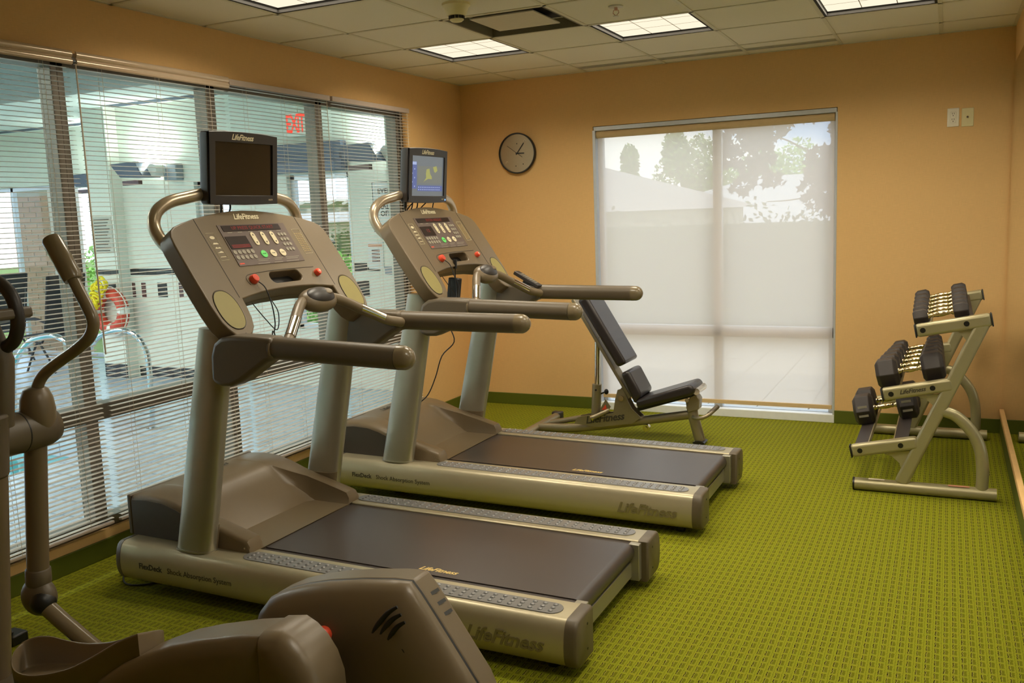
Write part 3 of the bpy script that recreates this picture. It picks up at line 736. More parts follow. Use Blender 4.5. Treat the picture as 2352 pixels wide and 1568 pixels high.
    P('rail_lettering', text_mb('FlexDeck', 0.034, (1.985, 0.4962, 0.118), -X, Z, 0.0006, 0.0, False, 1.0, 0.0008), DARKPRINT)
    P('rail_lettering', text_mb('Shock Absorption System', 0.034, (1.825, 0.4962, 0.118), -X, Z, 0.0006, 0.0, False, 0.98), DARKPRINT)
    # grip bar with sensor pod
    gp = [(1.200, 0.418, 1.070), (1.215, 0.385, 1.078), (1.238, 0.345, 1.090), (1.285, 0.25, 1.140), (1.330, 0.16, 1.190), (1.355, 0.10, 1.212), (1.36, 0.05, 1.215)]
    for sg in (1, -1):
        q = [(x, y*sg, z) for x, y, z in gp]
        m = MB(); m.tube(q, 0.0225, 18, 5); gb = P('grip_bar', m, TAUPE)
        m = MB(); m.tube([Vector(q[2]).lerp(Vector(q[3]), f_)+Vector((-0.0018, 0, 0.0022)) for f_ in (0.15, 0.5, 0.9, 1.25)], 0.0222, 18)
        P('pulse_sensor', m, CHROME, gb)
    n_ = Vector((-0.62, 0, 0.785)).normalized(); u_ = Vector((0.785, 0, 0.62)).normalized()
    pc = Vector((1.352, 0, 1.212))
    m = MB(); m.ell(pc, u_, Y, n_, 0.062, 0.112, 0.046, 28, 12); P('sensor_pod', m, TAUPE, sm=80)
    m = MB(); m.ell(pc+n_*0.016, u_, Y, n_, 0.049, 0.090, 0.040, 28, 8, 0.0, 1.0); pl = P('sensor_lens', m, TVB, sm=80)
    m = MB(); m.lathe([(0.021, 0.0), (0.019, 0.0065), (0.012, 0.008), (0.0005, 0.007)], pc+n_*0.0475-Y*0.026-u_*0.004, n_, 20, 0.85, 1.35); P('speed_dial', m, TAUPE, pl)
    # ---- console
    wv_ = Vector((0.565, 0, 0.825)).normalized(); nv = Vector((-wv_.z, 0, wv_.x)); oo = Vector((1.417, 0, 1.139))
    half = [(0.0, 0.560), (0.08, 0.557), (0.155, 0.549), (0.24, 0.536), (0.32, 0.521), (0.39, 0.503), (0.44, 0.487), (0.47, 0.468), (0.487, 0.44), (0.492, 0.40), (0.494, 0.25), (0.492, 0.11), (0.483, 0.04), (0.468, 0.005), (0.448, -0.022), (0.42, -0.036), (0.39, -0.038), (0.355, -0.026), (0.328, 0.0), (0.312, 0.04), (0.304, 0.09), (0.302, 0.128), (0.24, 0.138), (0.17, 0.147), (0.08, 0.152)]
    outer = half+[(0.0, 0.153)]+[(-a, b2) for a, b2 in reversed(half[1:])]
    cups = [ellipse(0.408*sg, 0.088, 0.060, 0.088, 30, 2.3) for sg in (1, -1)]
    slot = stadium(-0.128, 0.074, 0.209, 0.027)
    m = prism_holes(outer, cups+[slot], oo, Y, wv_, -nv*0.075); con = P('console', m, TAUPE, bv=0.010, bs=3); con.modifiers[0].harden_normals = True
    for sg in (1, -1):
        m = MB(); base = oo+Y*(0.408*sg)+wv_*0.088
        rg = []
        for f, h_ in ((1.0, 0.001), (0.985, -0.012), (0.95, -0.035), (0.80, -0.052), (0.02, -0.058)):
            rg.append([base+Y*a+wv_*b2+nv*h_ for a, b2 in ellipse(0, 0, 0.0595*f, 0.0875*f, 30, 2.3)])
        m.loft(rg, True); P('cup_holder', m, OLIVE, con, sm=60)
        m = MB(); m.tube([oo+Y*(0.408*sg+a)+wv_*(0.088+b2)+nv*0.0005 for a, b2 in ellipse(0, 0, 0.0605, 0.0885, 40, 2.3)]+[oo+Y*(0.408*sg+0.0605)+wv_*0.088], 0.0016, 6); P('cup_rim', m, DARKPRINT, con)
        m = MB(); m.obox(oo+Y*(0.318*sg)+wv_*0.327+nv*0.0004, wv_, Y, nv, 0.192, 0.0011, 0.0006); P('panel_seam', m, BLACK, con)
    m = MB(); m.prism(stadium(-0.126, 0.072, 0.209, 0.025), oo-nv*0.06, Y, wv_, nv*0.01); P('tray_slot', m, BLACK, con)
    m = MB(); m.tube([oo+Y*a+wv_*b2+nv*0.0006 for a, b2 in ((0.215, 0.185), (0.222, 0.212), (0.205, 0.232), (0.16, 0.238), (0.0, 0.244), (-0.24, 0.240))], 0.0012, 6, 4); P('tray_line', m, DARKPRINT, con)
    # underside web below the tray (dark)
    web = [(0.30, 0.129), (0.24, 0.137), (0.17, 0.146), (0.08, 0.151), (-0.08, 0.151), (-0.17, 0.146), (-0.24, 0.137), (-0.30, 0.129), (-0.30, 0.20), (0.30, 0.20)]
    m = MB(); m.prism(web, oo-nv*0.07, Y, wv_, -nv*0.035); P('console_underside', m, TAUPE_D, con)
    pt = lambda a, b2, h_=0.0: oo+Y*a+wv_*b2+nv*h_
    P('console_logo', text_mb(LOGO, 0.040, pt(0.006, 0.523, 0.0008), -Y, wv_, 0.0008, 0.35, True, 0.95, 0.0008), CREAM, con)
    m = MB(); m.add([pt(0.217, 0.277, 0.0025), pt(-0.207, 0.277, 0.0025), pt(-0.213, 0.483, 0.0025), pt(0.211, 0.483, 0.0025), pt(0.217, 0.277, 0), pt(-0.207, 0.277, 0), pt(-0.213, 0.483, 0), pt(0.211, 0.483, 0)],
                    [(0, 1, 2, 3), (4, 7, 6, 5), (0, 4, 5, 1), (1, 5, 6, 2), (2, 6, 7, 3), (3, 7, 4, 0)]); ov = P('display_panel', m, OVERLAY, con, sm=0)
    # NOTE: parts of the display panel sit on the console as its neighbours (three levels at most)
    def plate(nm, a0, a1, b0, b1, mt, h0=0.0026, h1=0.0045):
        m = MB(); m.obox(pt((a0+a1)/2, (b0+b1)/2, (h0+h1)/2), Y, wv_, nv, abs(a1-a0)/2, abs(b1-b0)/2, (h1-h0)/2); return P(nm, m, mt, con)
    plate('message_display', 0.192, -0.172, 0.449, 0.478, LEDBG)
    P('led_message', text_mb('UP PRESS QUICK START' if not screen_on else 'ENTER WEIGHT', 0.024, pt(0.005, 0.4635, 0.0046), -Y, wv_, 0.0004, 0, True, 1.05), LEDRED, con)
    plate('workout_display', 0.206, 0.080, 0.361, 0.423, LEDBG)
    if screen_on:
        P('led_digits', text_mb('1:2', 0.03, pt(0.14, 0.394, 0.0046), -Y, wv_, 0.0004), LEDRED, con)
    else:
        m = MB()
        for r in range(3):
            for i in range(26):
                m.obox(pt(0.194-0.0042*i, 0.367+0.006*r, 0.0048), Y, wv_, nv, 0.0016, 0.0017, 0.0003)
        tag(P('led_dots', m, LEDRED, con, sm=0), kind='stuff')
    for k_, a in enumerate((0.034, -0.029, -0.091)):
        m = MB(); m.prism(stadium(-0.034, 0.034, 0, 0.0135), pt(a, 0.4055, 0.0026), wv_, -Y, nv*0.003); P('rocker_button', m, BTNW, con, bv=0.001)
        for sg in (1, -1):
            m = MB(); m.prism([(-0.005, -0.004*sg), (0.005, -0.004*sg), (0, 0.005*sg)], pt(a, 0.4055+0.02*sg, 0.0057), -Y, wv_, nv*0.0004); P('arrow_mark', m, DARKPRINT, con, sm=0)
    for a, mt in ((0.031, BTNG), (-0.029, BTNW), (-0.091, BTNW)):
        m = MB(); m.cyl(pt(a, 0.3265, 0.0026), pt(a, 0.3265, 0.0056), 0.0185, 24); P('start_button' if mt is BTNG else 'stop_button', m, mt, con, bv=0.001)
        P('button_lettering', text_mb('START' if mt is BTNG else 'STOP', 0.008, pt(a, 0.3265, 0.0058), -Y, wv_, 0.0003), DARKPRINT, con)
    for r in range(4):
        for c2 in range(3):
            a, b2 = -0.137-0.0205*c2, 0.422-0.0265*r
            m = MB(); m.cyl(pt(a, b2, 0.0026), pt(a, b2, 0.0046), 0.0088, 12); P('number_key', m, BTN, con)
    for r in range(2):
        for c2 in range(5):
            a, b2 = 0.198-0.0265*c2, 0.344-0.026*r
            m = MB(); m.cyl(pt(a, b2, 0.0026), pt(a, b2, 0.0046), 0.0105, 12); P('mode_key', m, BTN, con)
    m = MB()
    for r in range(3):
        for (a0, a1) in ((0.095, 0.012), (-0.01, -0.075), (-0.09, -0.185)):
            m.obox(pt((a0+a1)/2+0.006*((r*7) % 3), 0.302-0.0075*r-0.006*(r > 1), 0.0028), Y, wv_, nv, abs(a1-a0)/2-0.004*((r*5) % 3), 0.0012, 0.0003)
    for k_, a in enumerate((0.16, 0.10, 0.034, -0.029, -0.091, -0.15)):
        m.obox(pt(a, 0.4435, 0.0028), Y, wv_, nv, 0.014, 0.0016, 0.0003)
    tag(P('printed_text_lines', m, BTN, con, sm=0), kind='stuff')
    m = MB(); m.obox(pt(0.195, 0.288, 0.0028), Y, wv_, nv, 0.014, 0.003, 0.0003); P('maker_mark', m, RED, con)
    # side legends
    for a0, a1, lft in ((0.298, 0.252, True), (-0.245, -0.297, False)):
        b0, b1 = 0.313, 0.446
        m = MB()
        for (p0, p1) in (((a0, b0), (a1, b0)), ((a1, b0), (a1, b1)), ((a1, b1), (a0, b1)), ((a0, b1), (a0, b0))):
            m.tube([pt(*p0, 0.0006), pt(*p1, 0.0006)], 0.0007, 5)
        P('legend_border', m, CREAM, con)
        ac = (a0+a1)/2
        m = MB()
        if lft:
            for i, w_ in enumerate((0.016, 0.016, 0.016, 0.015)):
                bb = 0.328+0.021*i
                m.prism([(-w_, 0), (w_, 0), (w_, 0.003), (w_*0.5, 0.008 if i else 0.003), (0, 0.003+0.004*(i % 2)), (-w_*0.5, 0.009 if i > 1 else 0.003), (-w_, 0.002)], pt(ac, bb, 0.0004), -Y, wv_, nv*0.0005)
            P('legend_profiles', m, CREAM, con, sm=0)
            m = MB(); m.prism(ellipse(0, 0, 0.014, 0.008, 14), pt(ac, 0.424, 0.0004), -Y, wv_, nv*0.0005); P('legend_icon', m, BTNW, con)
        else:
            for i in range(11):
                for j in range(4): m.obox(pt(ac+0.018-0.012*j, 0.328+0.0095*i, 0.0006), Y, wv_, nv, 0.0026, 0.0012, 0.0003)
            tag(P('legend_text', m, BELTLOGO, con, sm=0), kind='stuff')
    # emergency stop clip and button
    m = MB(); m.lathe([(0.020, 0), (0.021, 0.008), (0.018, 0.018), (0.016, 0.022)], pt(0.187, 0.207, 0.0), nv, 20); P('stop_magnet', m, RED, con)
    m = MB(); m.lathe([(0.012, 0.0215), (0.012, 0.0228), (0.0005, 0.0228)], pt(0.187, 0.207, 0.0), nv, 16); P('stop_magnet_cap', m, ORANGE, con)
    m = MB(); m.lathe([(0.016, 0), (0.017, 0.012), (0.013, 0.020), (0.0005, 0.021)], pt(-0.238, 0.206, 0.0), nv, 20); P('stop_button_red', m, RED, con)
    m = MB(); m.obox(pt(-0.238, 0.206, 0.0215), Y, wv_, nv, 0.008, 0.0018, 0.0006); m.obox(pt(-0.238, 0.206, 0.0215), wv_, Y, nv, 0.008, 0.0018, 0.0006); P('button_cross', m, STICK_W, con)
    # safety cord
    m = MB(); m.tube([pt(0.175, 0.19, 0.012), pt(0.168, 0.15, 0.02), (1.46, 0.165, 1.20), (1.455, 0.16, 1.13), (1.45, 0.175, 1.09), (1.452, 0.16, 1.06), (1.445, 0.19, 1.10), (1.44, 0.21, 1.05), (1.43, 0.30, 1.06), (1.40, 0.40, 1.12)], 0.0026, 7, 5); P('safety_cord', m, BCORD, con)
    m = MB(); m.tube([(1.50, 0.24, 1.22), (1.47, 0.20, 1.15), (1.455, 0.15, 1.10), (1.46, 0.13, 1.17), (1.49, 0.14, 1.23)], 0.0022, 7, 5); P('safety_cord', m, BCORD, con)
    # ---- TV arm and monitor
    ap = [(1.66, 0.440, 1.415), (1.71, 0.446, 1.445), (1.76, 0.450, 1.490), (1.79, 0.448, 1.545), (1.793, 0.428, 1.597), (1.785, 0.37, 1.635), (1.775, 0.28, 1.655), (1.77, 0.15, 1.675), (1.768, 0.0, 1.682)]
    ap = ap+[(x, -y, z) for x, y, z in reversed(ap[:-1])]
    m = MB(); m.tube(ap, 0.0255, 20, 6); P('tv_arm', m, TUBE, sm=60)
    zc = 1.777; tl = Vector((-0.022, 0, 0.303)).normalized(); nf = Vector((-tl.z, 0, tl.x)); cf = Vector((1.7005, 0, zc))
    def oval(hw, h0, h1, bow, n=10):
        top = [(hw-2*hw*i/n, h1+bow*(1-(2*i/n-1)**2)) for i in range(n+1)]
        bot = [(-hw+2*hw*i/n, h0-bow*0.5*(1-(2*i/n-1)**2)) for i in range(n+1)]
        return top+bot
    bez = oval(0.213, -0.152, 0.146, 0.008)
    scr = [(0.178, -0.115), (-0.182, -0.115), (-0.182, 0.108), (0.178, 0.108)]
    mo = MB(); 
    bd = [[(a*f, b2*f) for a, b2 in oval(0.213, -0.152, 0.146, 0.008)] for f in (1.0, 1.0, 0.93)]
    mo.loft([[cf+Y*a+tl*b2-nf*h_ for a, b2 in r] for r, h_ in zip(bd, (0.010, 0.045, 0.068))]); tv = P('monitor', mo, TVB, bv=0.004)
    m = prism_holes(bez, [scr], cf, Y, tl, -nf*0.0105); P('monitor_bezel', m, TVB, tv, bv=0.002)
    sp = lambda a, b2, h_=-0.0085: cf+Y*a+tl*b2+nf*h_
    if not screen_on:
        m = MB(); m.prism(scr, cf-nf*0.0103, Y, tl, nf*0.002); P('monitor_screen', m, SCREEN, tv, sm=0)
    else:
        m = MB(); m.prism(scr, cf-nf*0.0103, Y, tl, nf*0.0015); P('monitor_screen', m, SCR_BG, tv, sm=0)
        def q_(nm, a0, a1, b0, b1, mt, h_=-0.0084):
            m = MB(); m.add([sp(a0, b0, h_), sp(a1, b0, h_), sp(a1, b1, h_), sp(a0, b1, h_)], [(0, 1, 2, 3)]); P(nm, m, mt, tv, sm=0)
        q_('screen_sidebar', 0.176, 0.118, -0.075, 0.075, SCR_BLUE); q_('screen_menu', 0.176, 0.122, 0.058, 0.074, SCR_PALE, -0.0082)
        for k_ in range(5): q_('screen_icon', 0.168 if k_ % 2 else 0.145, 0.160 if k_ % 2 else 0.137, 0.03-0.024*k_, 0.038-0.024*k_, SCR_PALE, -0.0082)
        q_('screen_map', 0.105, -0.165, -0.045, 0.052, SCR_MAP)
        q_('screen_legend', 0.108, -0.172, -0.088, -0.056, SCR_BLUE)
        for r in range(2):
            for i in range(11): q_('screen_cell', 0.100-0.023*i, 0.088-0.023*i, -0.069-0.013*r, -0.064-0.013*r, SCR_PALE, -0.0082)
        for poly in ([(0.012, 0.035), (-0.02, 0.04), (-0.03, 0.01), (-0.048, -0.005), (-0.05, -0.02), (-0.01, -0.018), (0.03, -0.03), (0.045, -0.038), (0.015, -0.012), (0.018, 0.01)],
                     [(-0.06, 0.05), (-0.10, 0.056), (-0.112, 0.03), (-0.09, 0.018), (-0.075, 0.022)]):
            m = MB(); m.add([sp(a, b2, -0.0080) for a, b2 in poly], [tuple(range(len(poly)))]); P('screen_weather_patch', m, SCR_YEL, tv, sm=0)
        m = MB(); m.cyl(sp(-0.196, -0.137, 0.0), sp(-0.196, -0.137, 0.001), 0.0048, 14); P('power_light', m, SCR_LED, tv)
    P('monitor_logo', text_mb(LOGO, 0.034, sp(0.015, 0.129, 0.0004), -Y, tl, 0.0006, 0.35, True, 0.95, 0.0006), CREAM, tv)
    P('monitor_lettering', text_mb('HDTV', 0.010, sp(-0.165, -0.134, 0.0004), -Y, tl, 0.0005), CREAM, tv)
    m = MB(); m.box(1.73, 1.785, -0.05, 0.05, 1.655, 1.715); P('monitor_mount', m, BLACK)
    m = MB(); m.tube([(1.74, 0.12, 1.64), (1.76, 0.10, 1.60), (1.78, 0.09, 1.575), (1.79, 0.085, 1.53)], 0.004, 8, 4); P('monitor_cable', m, BCORD)
    m = MB(); m.tube([(1.745, 0.06, 1.645), (1.755, 0.05, 1.605), (1.77, 0.055, 1.575), (1.79, 0.07, 1.53)], 0.004, 8, 4); P('monitor_cable', m, BCORD)
    if screen_on:
        m = MB(); m.cyl((1.74, 0.20, 1.635), (1.745, 0.195, 1.60), 0.009, 10); P('cable_plug', m, BLACK)
        for (a, b2) in ((0.195, 0.10), (0.10, 0.14), (-0.05, 0.02), (-0.12, -0.20)):
            m = MB(); m.tube([(1.742, a, 1.635), (1.765, (a+b2)/2+0.02, 1.59), (1.785, b2, 1.55)], 0.0035, 7, 4); P('monitor_cable', m, BCORD)
    return T_
SHARE = {}
SCR_BG = mat('screen_grey', (0.02, 0.02, 0.02), 0.2, emit=lin(112, 118, 122), estr=0.85)
SCR_BLUE = mat('screen_blue', (0.02, 0.02, 0.02), 0.2, emit=lin(84, 98, 158), estr=0.9)
SCR_PALE = mat('screen_pale', (0.02, 0.02, 0.02), 0.2, emit=lin(170, 184, 226), estr=0.9)
SCR_MAP = mat('screen_map', (0.02, 0.02, 0.02), 0.2, emit=lin(124, 126, 116), estr=0.8)
SCR_YEL = mat('screen_yellow', (0.02, 0.02, 0.02), 0.2, emit=lin(170, 168, 88), estr=0.9)
SCR_LED = mat('power_led', (0.02, 0.02, 0.1), 0.2, emit=(0.15, 0.35, 1.0), estr=3.0)
TM1 = treadmill(2.535, -3.5875, 'grey and silver treadmill nearest the camera, its monitor dark', False)
TM2 = treadmill(2.595, -2.125, 'grey and silver treadmill beside the weight bench, its monitor showing a weather map', True)
def tm_w(tm, p): return tm.matrix_world @ Vector(p)

# things around the treadmills
W2 = TM2.matrix_world
t = thing('power_adapter', 'black power adapter hanging on its cord under the far treadmill console', 'adapter', W2 @ Vector((1.52, 0.10, 1.09)))
cw = W2 @ Vector((1.52, 0.07, 1.135))
m = MB(); m.obox(cw, (1, 0, -0.12), (0, 1, 0), (0.15, 0, 1), 0.034, 0.02, 0.062); part('brick', m, BLACK, t, 0.004)
m = MB(); m.tube([cw+Vector((0.01, 0, 0.06)), cw+Vector((0.012, 0, 0.12))], 0.003, 8); part('cord', m, BCORD, t)
m = MB(); m.cyl(cw+Vector((0.012, 0, 0.115)), cw+Vector((0.012, 0, 0.165)), 0.011, 12); part('plug', m, BLACK, t)
t = thing('remote_control', 'grey remote control strapped to the far treadmill handrail', 'remote', W2 @ Vector((1.26, -0.43, 1.09)))
rc = W2 @ Vector((1.285, -0.425, 1.15)); rx = Vector((0.80, -0.10, -0.42)).normalized(); ry = Vector((0, 1, 0)); rn = rx.cross(ry).normalized(); ry = rn.cross(rx).normalized()
if rn.z < 0: rn = -rn
m = MB(); m.obox(rc, rx, ry, rn, 0.095, 0.027, 0.012); part('body', m, TVB, t, 0.005)
for i in range(7):
    for j in (-1, 0, 1):
        m = MB(); m.obox(rc+rx*(-0.05+0.018*i)+ry*(0.013*j)+rn*0.0115, rx, ry, rn, 0.005, 0.0045, 0.0015); part('button', m, BTN, t)
m = MB(); m.obox(rc+rx*0.03-rn*0.03, rx, ry, rn, 0.05, 0.018, 0.022); part('cradle', m, BLACK, t, 0.006)
m = MB()
pts_ = [W2 @ Vector(p) for p in ((1.475, 0.20, 1.20), (1.49, 0.18, 1.05), (1.53, 0.12, 0.93), (1.50, 0.13, 0.84), (1.60, 0.10, 0.75), (1.66, 0.08, 0.62), (1.75, 0.02, 0.50), (1.84, -0.02, 0.43), (1.87, -0.04, 0.395))]
m.tube(pts_, 0.0035, 8, 5)
single('power_cable', m, BCORD, 'thin black power cord hanging from the far treadmill console to its motor cover', 'cord')
W1 = TM1.matrix_world
m = MB(); m.tube([(0.30, -3.90, 0.05), (0.31, -3.96, 0.02), (0.36, -4.00, 0.005), (0.43, -4.00, 0.005), (0.50, -3.94, 0.005), (0.52, -3.88, 0.005)], 0.004, 8, 5); single('floor_cable', m, BCORD, 'black power cord looping on the carpet at the near treadmill front', 'cord')
m = MB(); m.box(0.26, 0.31, -3.93, -3.88, 0.0, 0.045); m.cyl((0.285, -3.88, 0.025), (0.285, -3.85, 0.025), 0.012); single('cord_plug', m, BLACK, 'small black plug on the carpet by the left wall baseboard', 'plug', bevel=0.005)

# ================================================================== dumbbell rack
NY, FY = -1.575, -0.235
rack = thing('dumbbell_rack', 'champagne metal three tier dumbbell rack by the right wall', 'dumbbell rack', (3.53, (NY+FY)/2, 0))
Xv, Yv, Zv = Vector((1, 0, 0)), Vector((0, 1, 0)), Vector((0, 0, 1))
ARMS = [((3.478, 0.880), (3.826, 0.945)), ((3.322, 0.535), (3.66, 0.606)), ((3.170, 0.215), (3.50, 0.286))]
RAILX = [((3.511, 0.886), (3.713, 0.924)), ((3.365, 0.543), (3.564, 0.585)), ((3.215, 0.224), (3.417, 0.268))]
for yy, near in ((NY, True), (FY, False)):
    sg = -1 if near else 1
    m = MB(); m.tube([(3.184, yy, 0.034), (3.876, yy, 0.034)], 0.033, 20); ft = part('foot_tube', m, RACK, rack)
    m = MB(); m.tube([(3.180, yy, 0.034), (3.190, yy, 0.034)], 0.0345, 20); part('foot_end', m, BLACK, rack)
    if near:
        m = MB(); m.obox((3.30, yy-0.006, 0.0668), Xv, Yv, Zv, 0.04, 0.012, 0.0006); part('sticker', m, STICK_W, ft)
        m = MB(); m.obox((3.70, yy-0.006, 0.0668), Xv, Yv, Zv, 0.05, 0.012, 0.0006); part('sticker', m, STICK_R, ft)
    d = Vector((3.795-3.418, 0, 0.955-0.06)).normalized(); nrm = Vector((d.z, 0, -d.x)); c = (Vector((3.418, yy, 0.055))+Vector((3.795, yy, 0.93)))/2
    m = MB(); m.obox(c, d, nrm, Yv, 0.478, 0.034, 0.0232); part('frame_post', m, RACK, rack, 0.014, 3)
    bpth = [(3.61, yy, 0.462), (3.665, yy, 0.445), (3.715, yy, 0.405), (3.765, yy, 0.34), (3.795, yy, 0.265), (3.808, yy, 0.17), (3.808, yy, 0.055)]
    m = MB(); m.tube(bpth, 0.030, 16, 6, r2=0.024, up=(0.3, 0, 1)); part('curved_brace', m, RACK, rack)
    for k, ((ax, az), (bx, bz)) in enumerate(ARMS):
        d2 = Vector((bx-ax, 0, bz-az)); L2 = d2.length; d2.normalize(); n2 = Vector((-d2.z, 0, d2.x))
        m = MB(); m.obox(((ax+bx)/2, yy, (az+bz)/2), d2, n2, Yv, L2/2, 0.0345, 0.026); arm = part('shelf_arm', m, RACK, rack, 0.016, 3)
        m = MB(); m.obox(Vector((ax, yy, az))-d2*0.0015, d2, n2, Yv, 0.004, 0.0350, 0.0265); part('end_plug', m, BLACK, arm, 0.008)
        if k == 0:
            m = MB(); m.obox(Vector((bx, yy, bz))+d2*0.0015, d2, n2, Yv, 0.004, 0.0350, 0.0265); part('end_plug', m, BLACK, arm, 0.008)
        for (px, pz) in RAILX[k]:
            m = MB(); m.cyl((px, yy+sg*0.024, pz+0.0), (px, yy+sg*0.0285, pz+0.0), 0.0135, 20); part('bolt_cap', m, BLACK, arm)
        gx, gz = bx-0.155+(0.05 if k else 0.0), bz-0.066
        m = MB(); m.prism([(0, 0.005), (0.115, 0.028), (0.06, -0.10), (0.045, -0.045), (0.02, -0.015)] if k == 0 else [(-0.06, -0.008), (0.09, 0.022), (0.03, -0.105), (0.018, -0.055), (-0.02, -0.02)], (gx, yy-0.004, gz), Xv, Zv, (0, 0.008, 0)); part('gusset', m, RACK, rack)
    if near:
        d2 = Vector((3.66-3.322, 0, 0.606-0.535)).normalized(); n2 = Vector((-d2.z, 0, d2.x))
        m = text_mb(LOGO, 0.032, Vector((3.468, yy-0.0262, 0.566)), d2, n2, 0.0008, 0.35, True, 0.95, 0.0006); part('rack_logo', m, DARKPRINT, rack)
for k in range(3):
    for q, (px, pz) in enumerate(RAILX[k]):
        sl = 0.205
        m = MB(); m.obox((px, (NY+FY)/2, pz+0.012), (1, 0, sl), Yv, (-sl, 0, 1), 0.036, (FY-NY)/2-0.026, 0.002); sh = part('shelf_rail', m, RUBBER, rack)
        e = -1 if q == 0 else 1
        m = MB(); m.obox(Vector((px, (NY+FY)/2, pz))+Vector((1, 0, sl)).normalized()*0.037*(1 if q == 0 else -1)+Vector((0, 0, 0.002)), (1, 0, sl), Yv, (-sl, 0, 1), 0.0025, (FY-NY)/2-0.026, 0.012); part('rail_lip', m, RACK, sh)

def head_mb(c, d, n, r, wd, n_side=6):
    u = Vector((0, 1, 0)); m = MB(); rings = []
    for f, h in ((0.74, -wd/2), (1.0, -wd/2+0.018), (1.0, wd/2-0.018), (0.74, wd/2)):
        rings.append([c+d*h+u*(r*f*math.cos(2*PI*j/n_side+PI/n_side*0))+n*(r*f*math.sin(2*PI*j/n_side)) for j in range(n_side)])
    m.loft(rings); return m
def dumbbell(xl, xr_, y, zl, zr, r, wd, label, group, emblem=False):
    a, b_ = Vector((xl, y, zl)), Vector((xr_, y, zr)); d = (b_-a).normalized(); n = Vector((-d.z, 0, d.x)); c = (a+b_)/2
    t = thing('dumbbell', label, 'dumbbell', (c.x, y, min(zl, zr)-r*0.87), group)
    for cc in (a, b_):
        hd = part('weight_head', head_mb(cc, d, n, r, wd), RUBBER, t, 0.004)
        if emblem:
            s2 = -1 if cc is a else 1
            m = MB(); m.obox(cc-Vector((0, 1, 0))*(r*0.868)*math.cos(0)+n*0, d, n, (0, 1, 0), wd*0.24, wd*0.30, 0.0015); 
            part('emblem', m, BTN, hd)
            m = MB(); m.obox(cc-Vector((0, 1, 0))*(r*0.868+0.002), d, n, (0, 1, 0), wd*0.15, wd*0.18, 0.001); part('emblem_mark', m, RUBBER, hd)
    L_ = (b_-a).length-wd; s0 = a+d*wd/2
    pr = [(0.016, -0.004), (0.016, 0.006), (0.011, 0.012), (0.011, L_*0.16), (0.0135, L_*0.2), (0.0125, L_*0.26), (0.0155, L_*0.38), (0.0165, L_*0.5), (0.0155, L_*0.62), (0.0125, L_*0.74), (0.0135, L_*0.8), (0.011, L_*0.84), (0.011, L_-0.012), (0.016, L_-0.006), (0.016, L_+0.004)]
    m = MB(); m.lathe(pr, s0, d, 16); part('handle', m, GOLDCHROME, t)
ORD = ['nearest', 'second from the front', 'third from the front', 'fourth from the front', 'fifth from the front', 'farthest back']
sl = 0.205
MIDR = [0.088, 0.084, 0.080, 0.075, 0.070, 0.066]; MIDY = [-1.44, -1.26, -1.085, -0.90, -0.71, -0.50]
for i in range(6):
    r = MIDR[i]; wd = 0.112-0.005*i; xl = 3.338+0.006*i; xr_ = 3.562
    zl = RAILX[1][0][1]+0.016+r*0.87+(xl-3.365)*sl; zr = zl+(xr_-xl)*sl
    dumbbell(xl, xr_, MIDY[i], zl, zr, r, wd, 'large black hex dumbbell on the middle shelf, '+ORD[i], 'dumbbells on the middle shelf')
TOPY = [-1.47, -1.30, -1.12, -0.93, -0.73, -0.52]
for i in range(6):
    r = 0.047+0.0022*i; wd = 0.072+0.002*i; xl = 3.497-0.010*i/5; xr_ = 3.688
    zl = RAILX[0][0][1]+0.016+r*0.87+(xl-3.511)*sl; zr = zl+(xr_-xl)*sl
    dumbbell(xl, xr_, TOPY[i], zl, zr, r, wd, 'small black hex dumbbell on the top shelf, '+ORD[i], 'dumbbells on the top shelf')
for i, y in enumerate((-0.96, -0.745)):
    r = 0.098; wd = 0.112; xl, xr_ = 3.186, 3.425
    zl = RAILX[2][0][1]+0.016+r*0.87+(xl-3.215)*sl; zr = zl+(xr_-xl)*sl
    dumbbell(xl, xr_, y, zl, zr, r, wd, 'largest black hex dumbbell on the bottom shelf, '+('in front with a square emblem' if i == 0 else 'behind its twin'), 'dumbbells on the bottom shelf', i == 0)

# ================================================================== weight bench
by = -0.85
bn = thing('weight_bench', 'adjustable weight bench with black vinyl pads before the bright window', 'weight bench', (1.6, by, 0))
m = MB(); m.tube([(0.99, by, 0.036), (1.25, by, 0.048), (1.52, by, 0.088), (1.80, by, 0.140), (2.10, by, 0.196)], 0.031, 18, 5, r2=0.026); part('main_beam', m, BENCHM, bn)
m = MB(); m.tube([(1.06, by+0.05, 0.062), (1.32, by+0.05, 0.118)], 0.020, 14); part('side_tube', m, BENCHM, bn)
m = MB(); m.tube([(0.965, by-0.27, 0.032), (0.965, by+0.40, 0.032)], 0.028, 16, r2=0.034); part('rear_foot', m, BENCHM, bn)
for yy in (by-0.27, by+0.40):
    m = MB(); m.obox((0.965, yy, 0.034), Xv, Yv, Zv, 0.040, 0.03, 0.032); part('foot_cap', m, TVB, bn, 0.01)
m = MB(); m.tube([(2.100, by, 0.285), (2.112, by, 0.19), (2.158, by, 0.02)], 0.036, 18); part('front_leg', m, BENCHM, bn)
m = MB(); m.tube([(2.158, by-0.05, 0.014), (2.158, by+0.05, 0.014)], 0.014, 12, r2=0.04); part('front_foot', m, BLACK, bn)
pl = [(1.275, 0.088), (1.30, 0.135), (1.36, 0.150), (1.565, 0.178), (1.582, 0.28), (1.600, 0.345), (1.632, 0.356), (1.655, 0.325), (1.672, 0.27), (1.70, 0.218), (1.762, 0.162), (1.70, 0.115), (1.45, 0.075)]
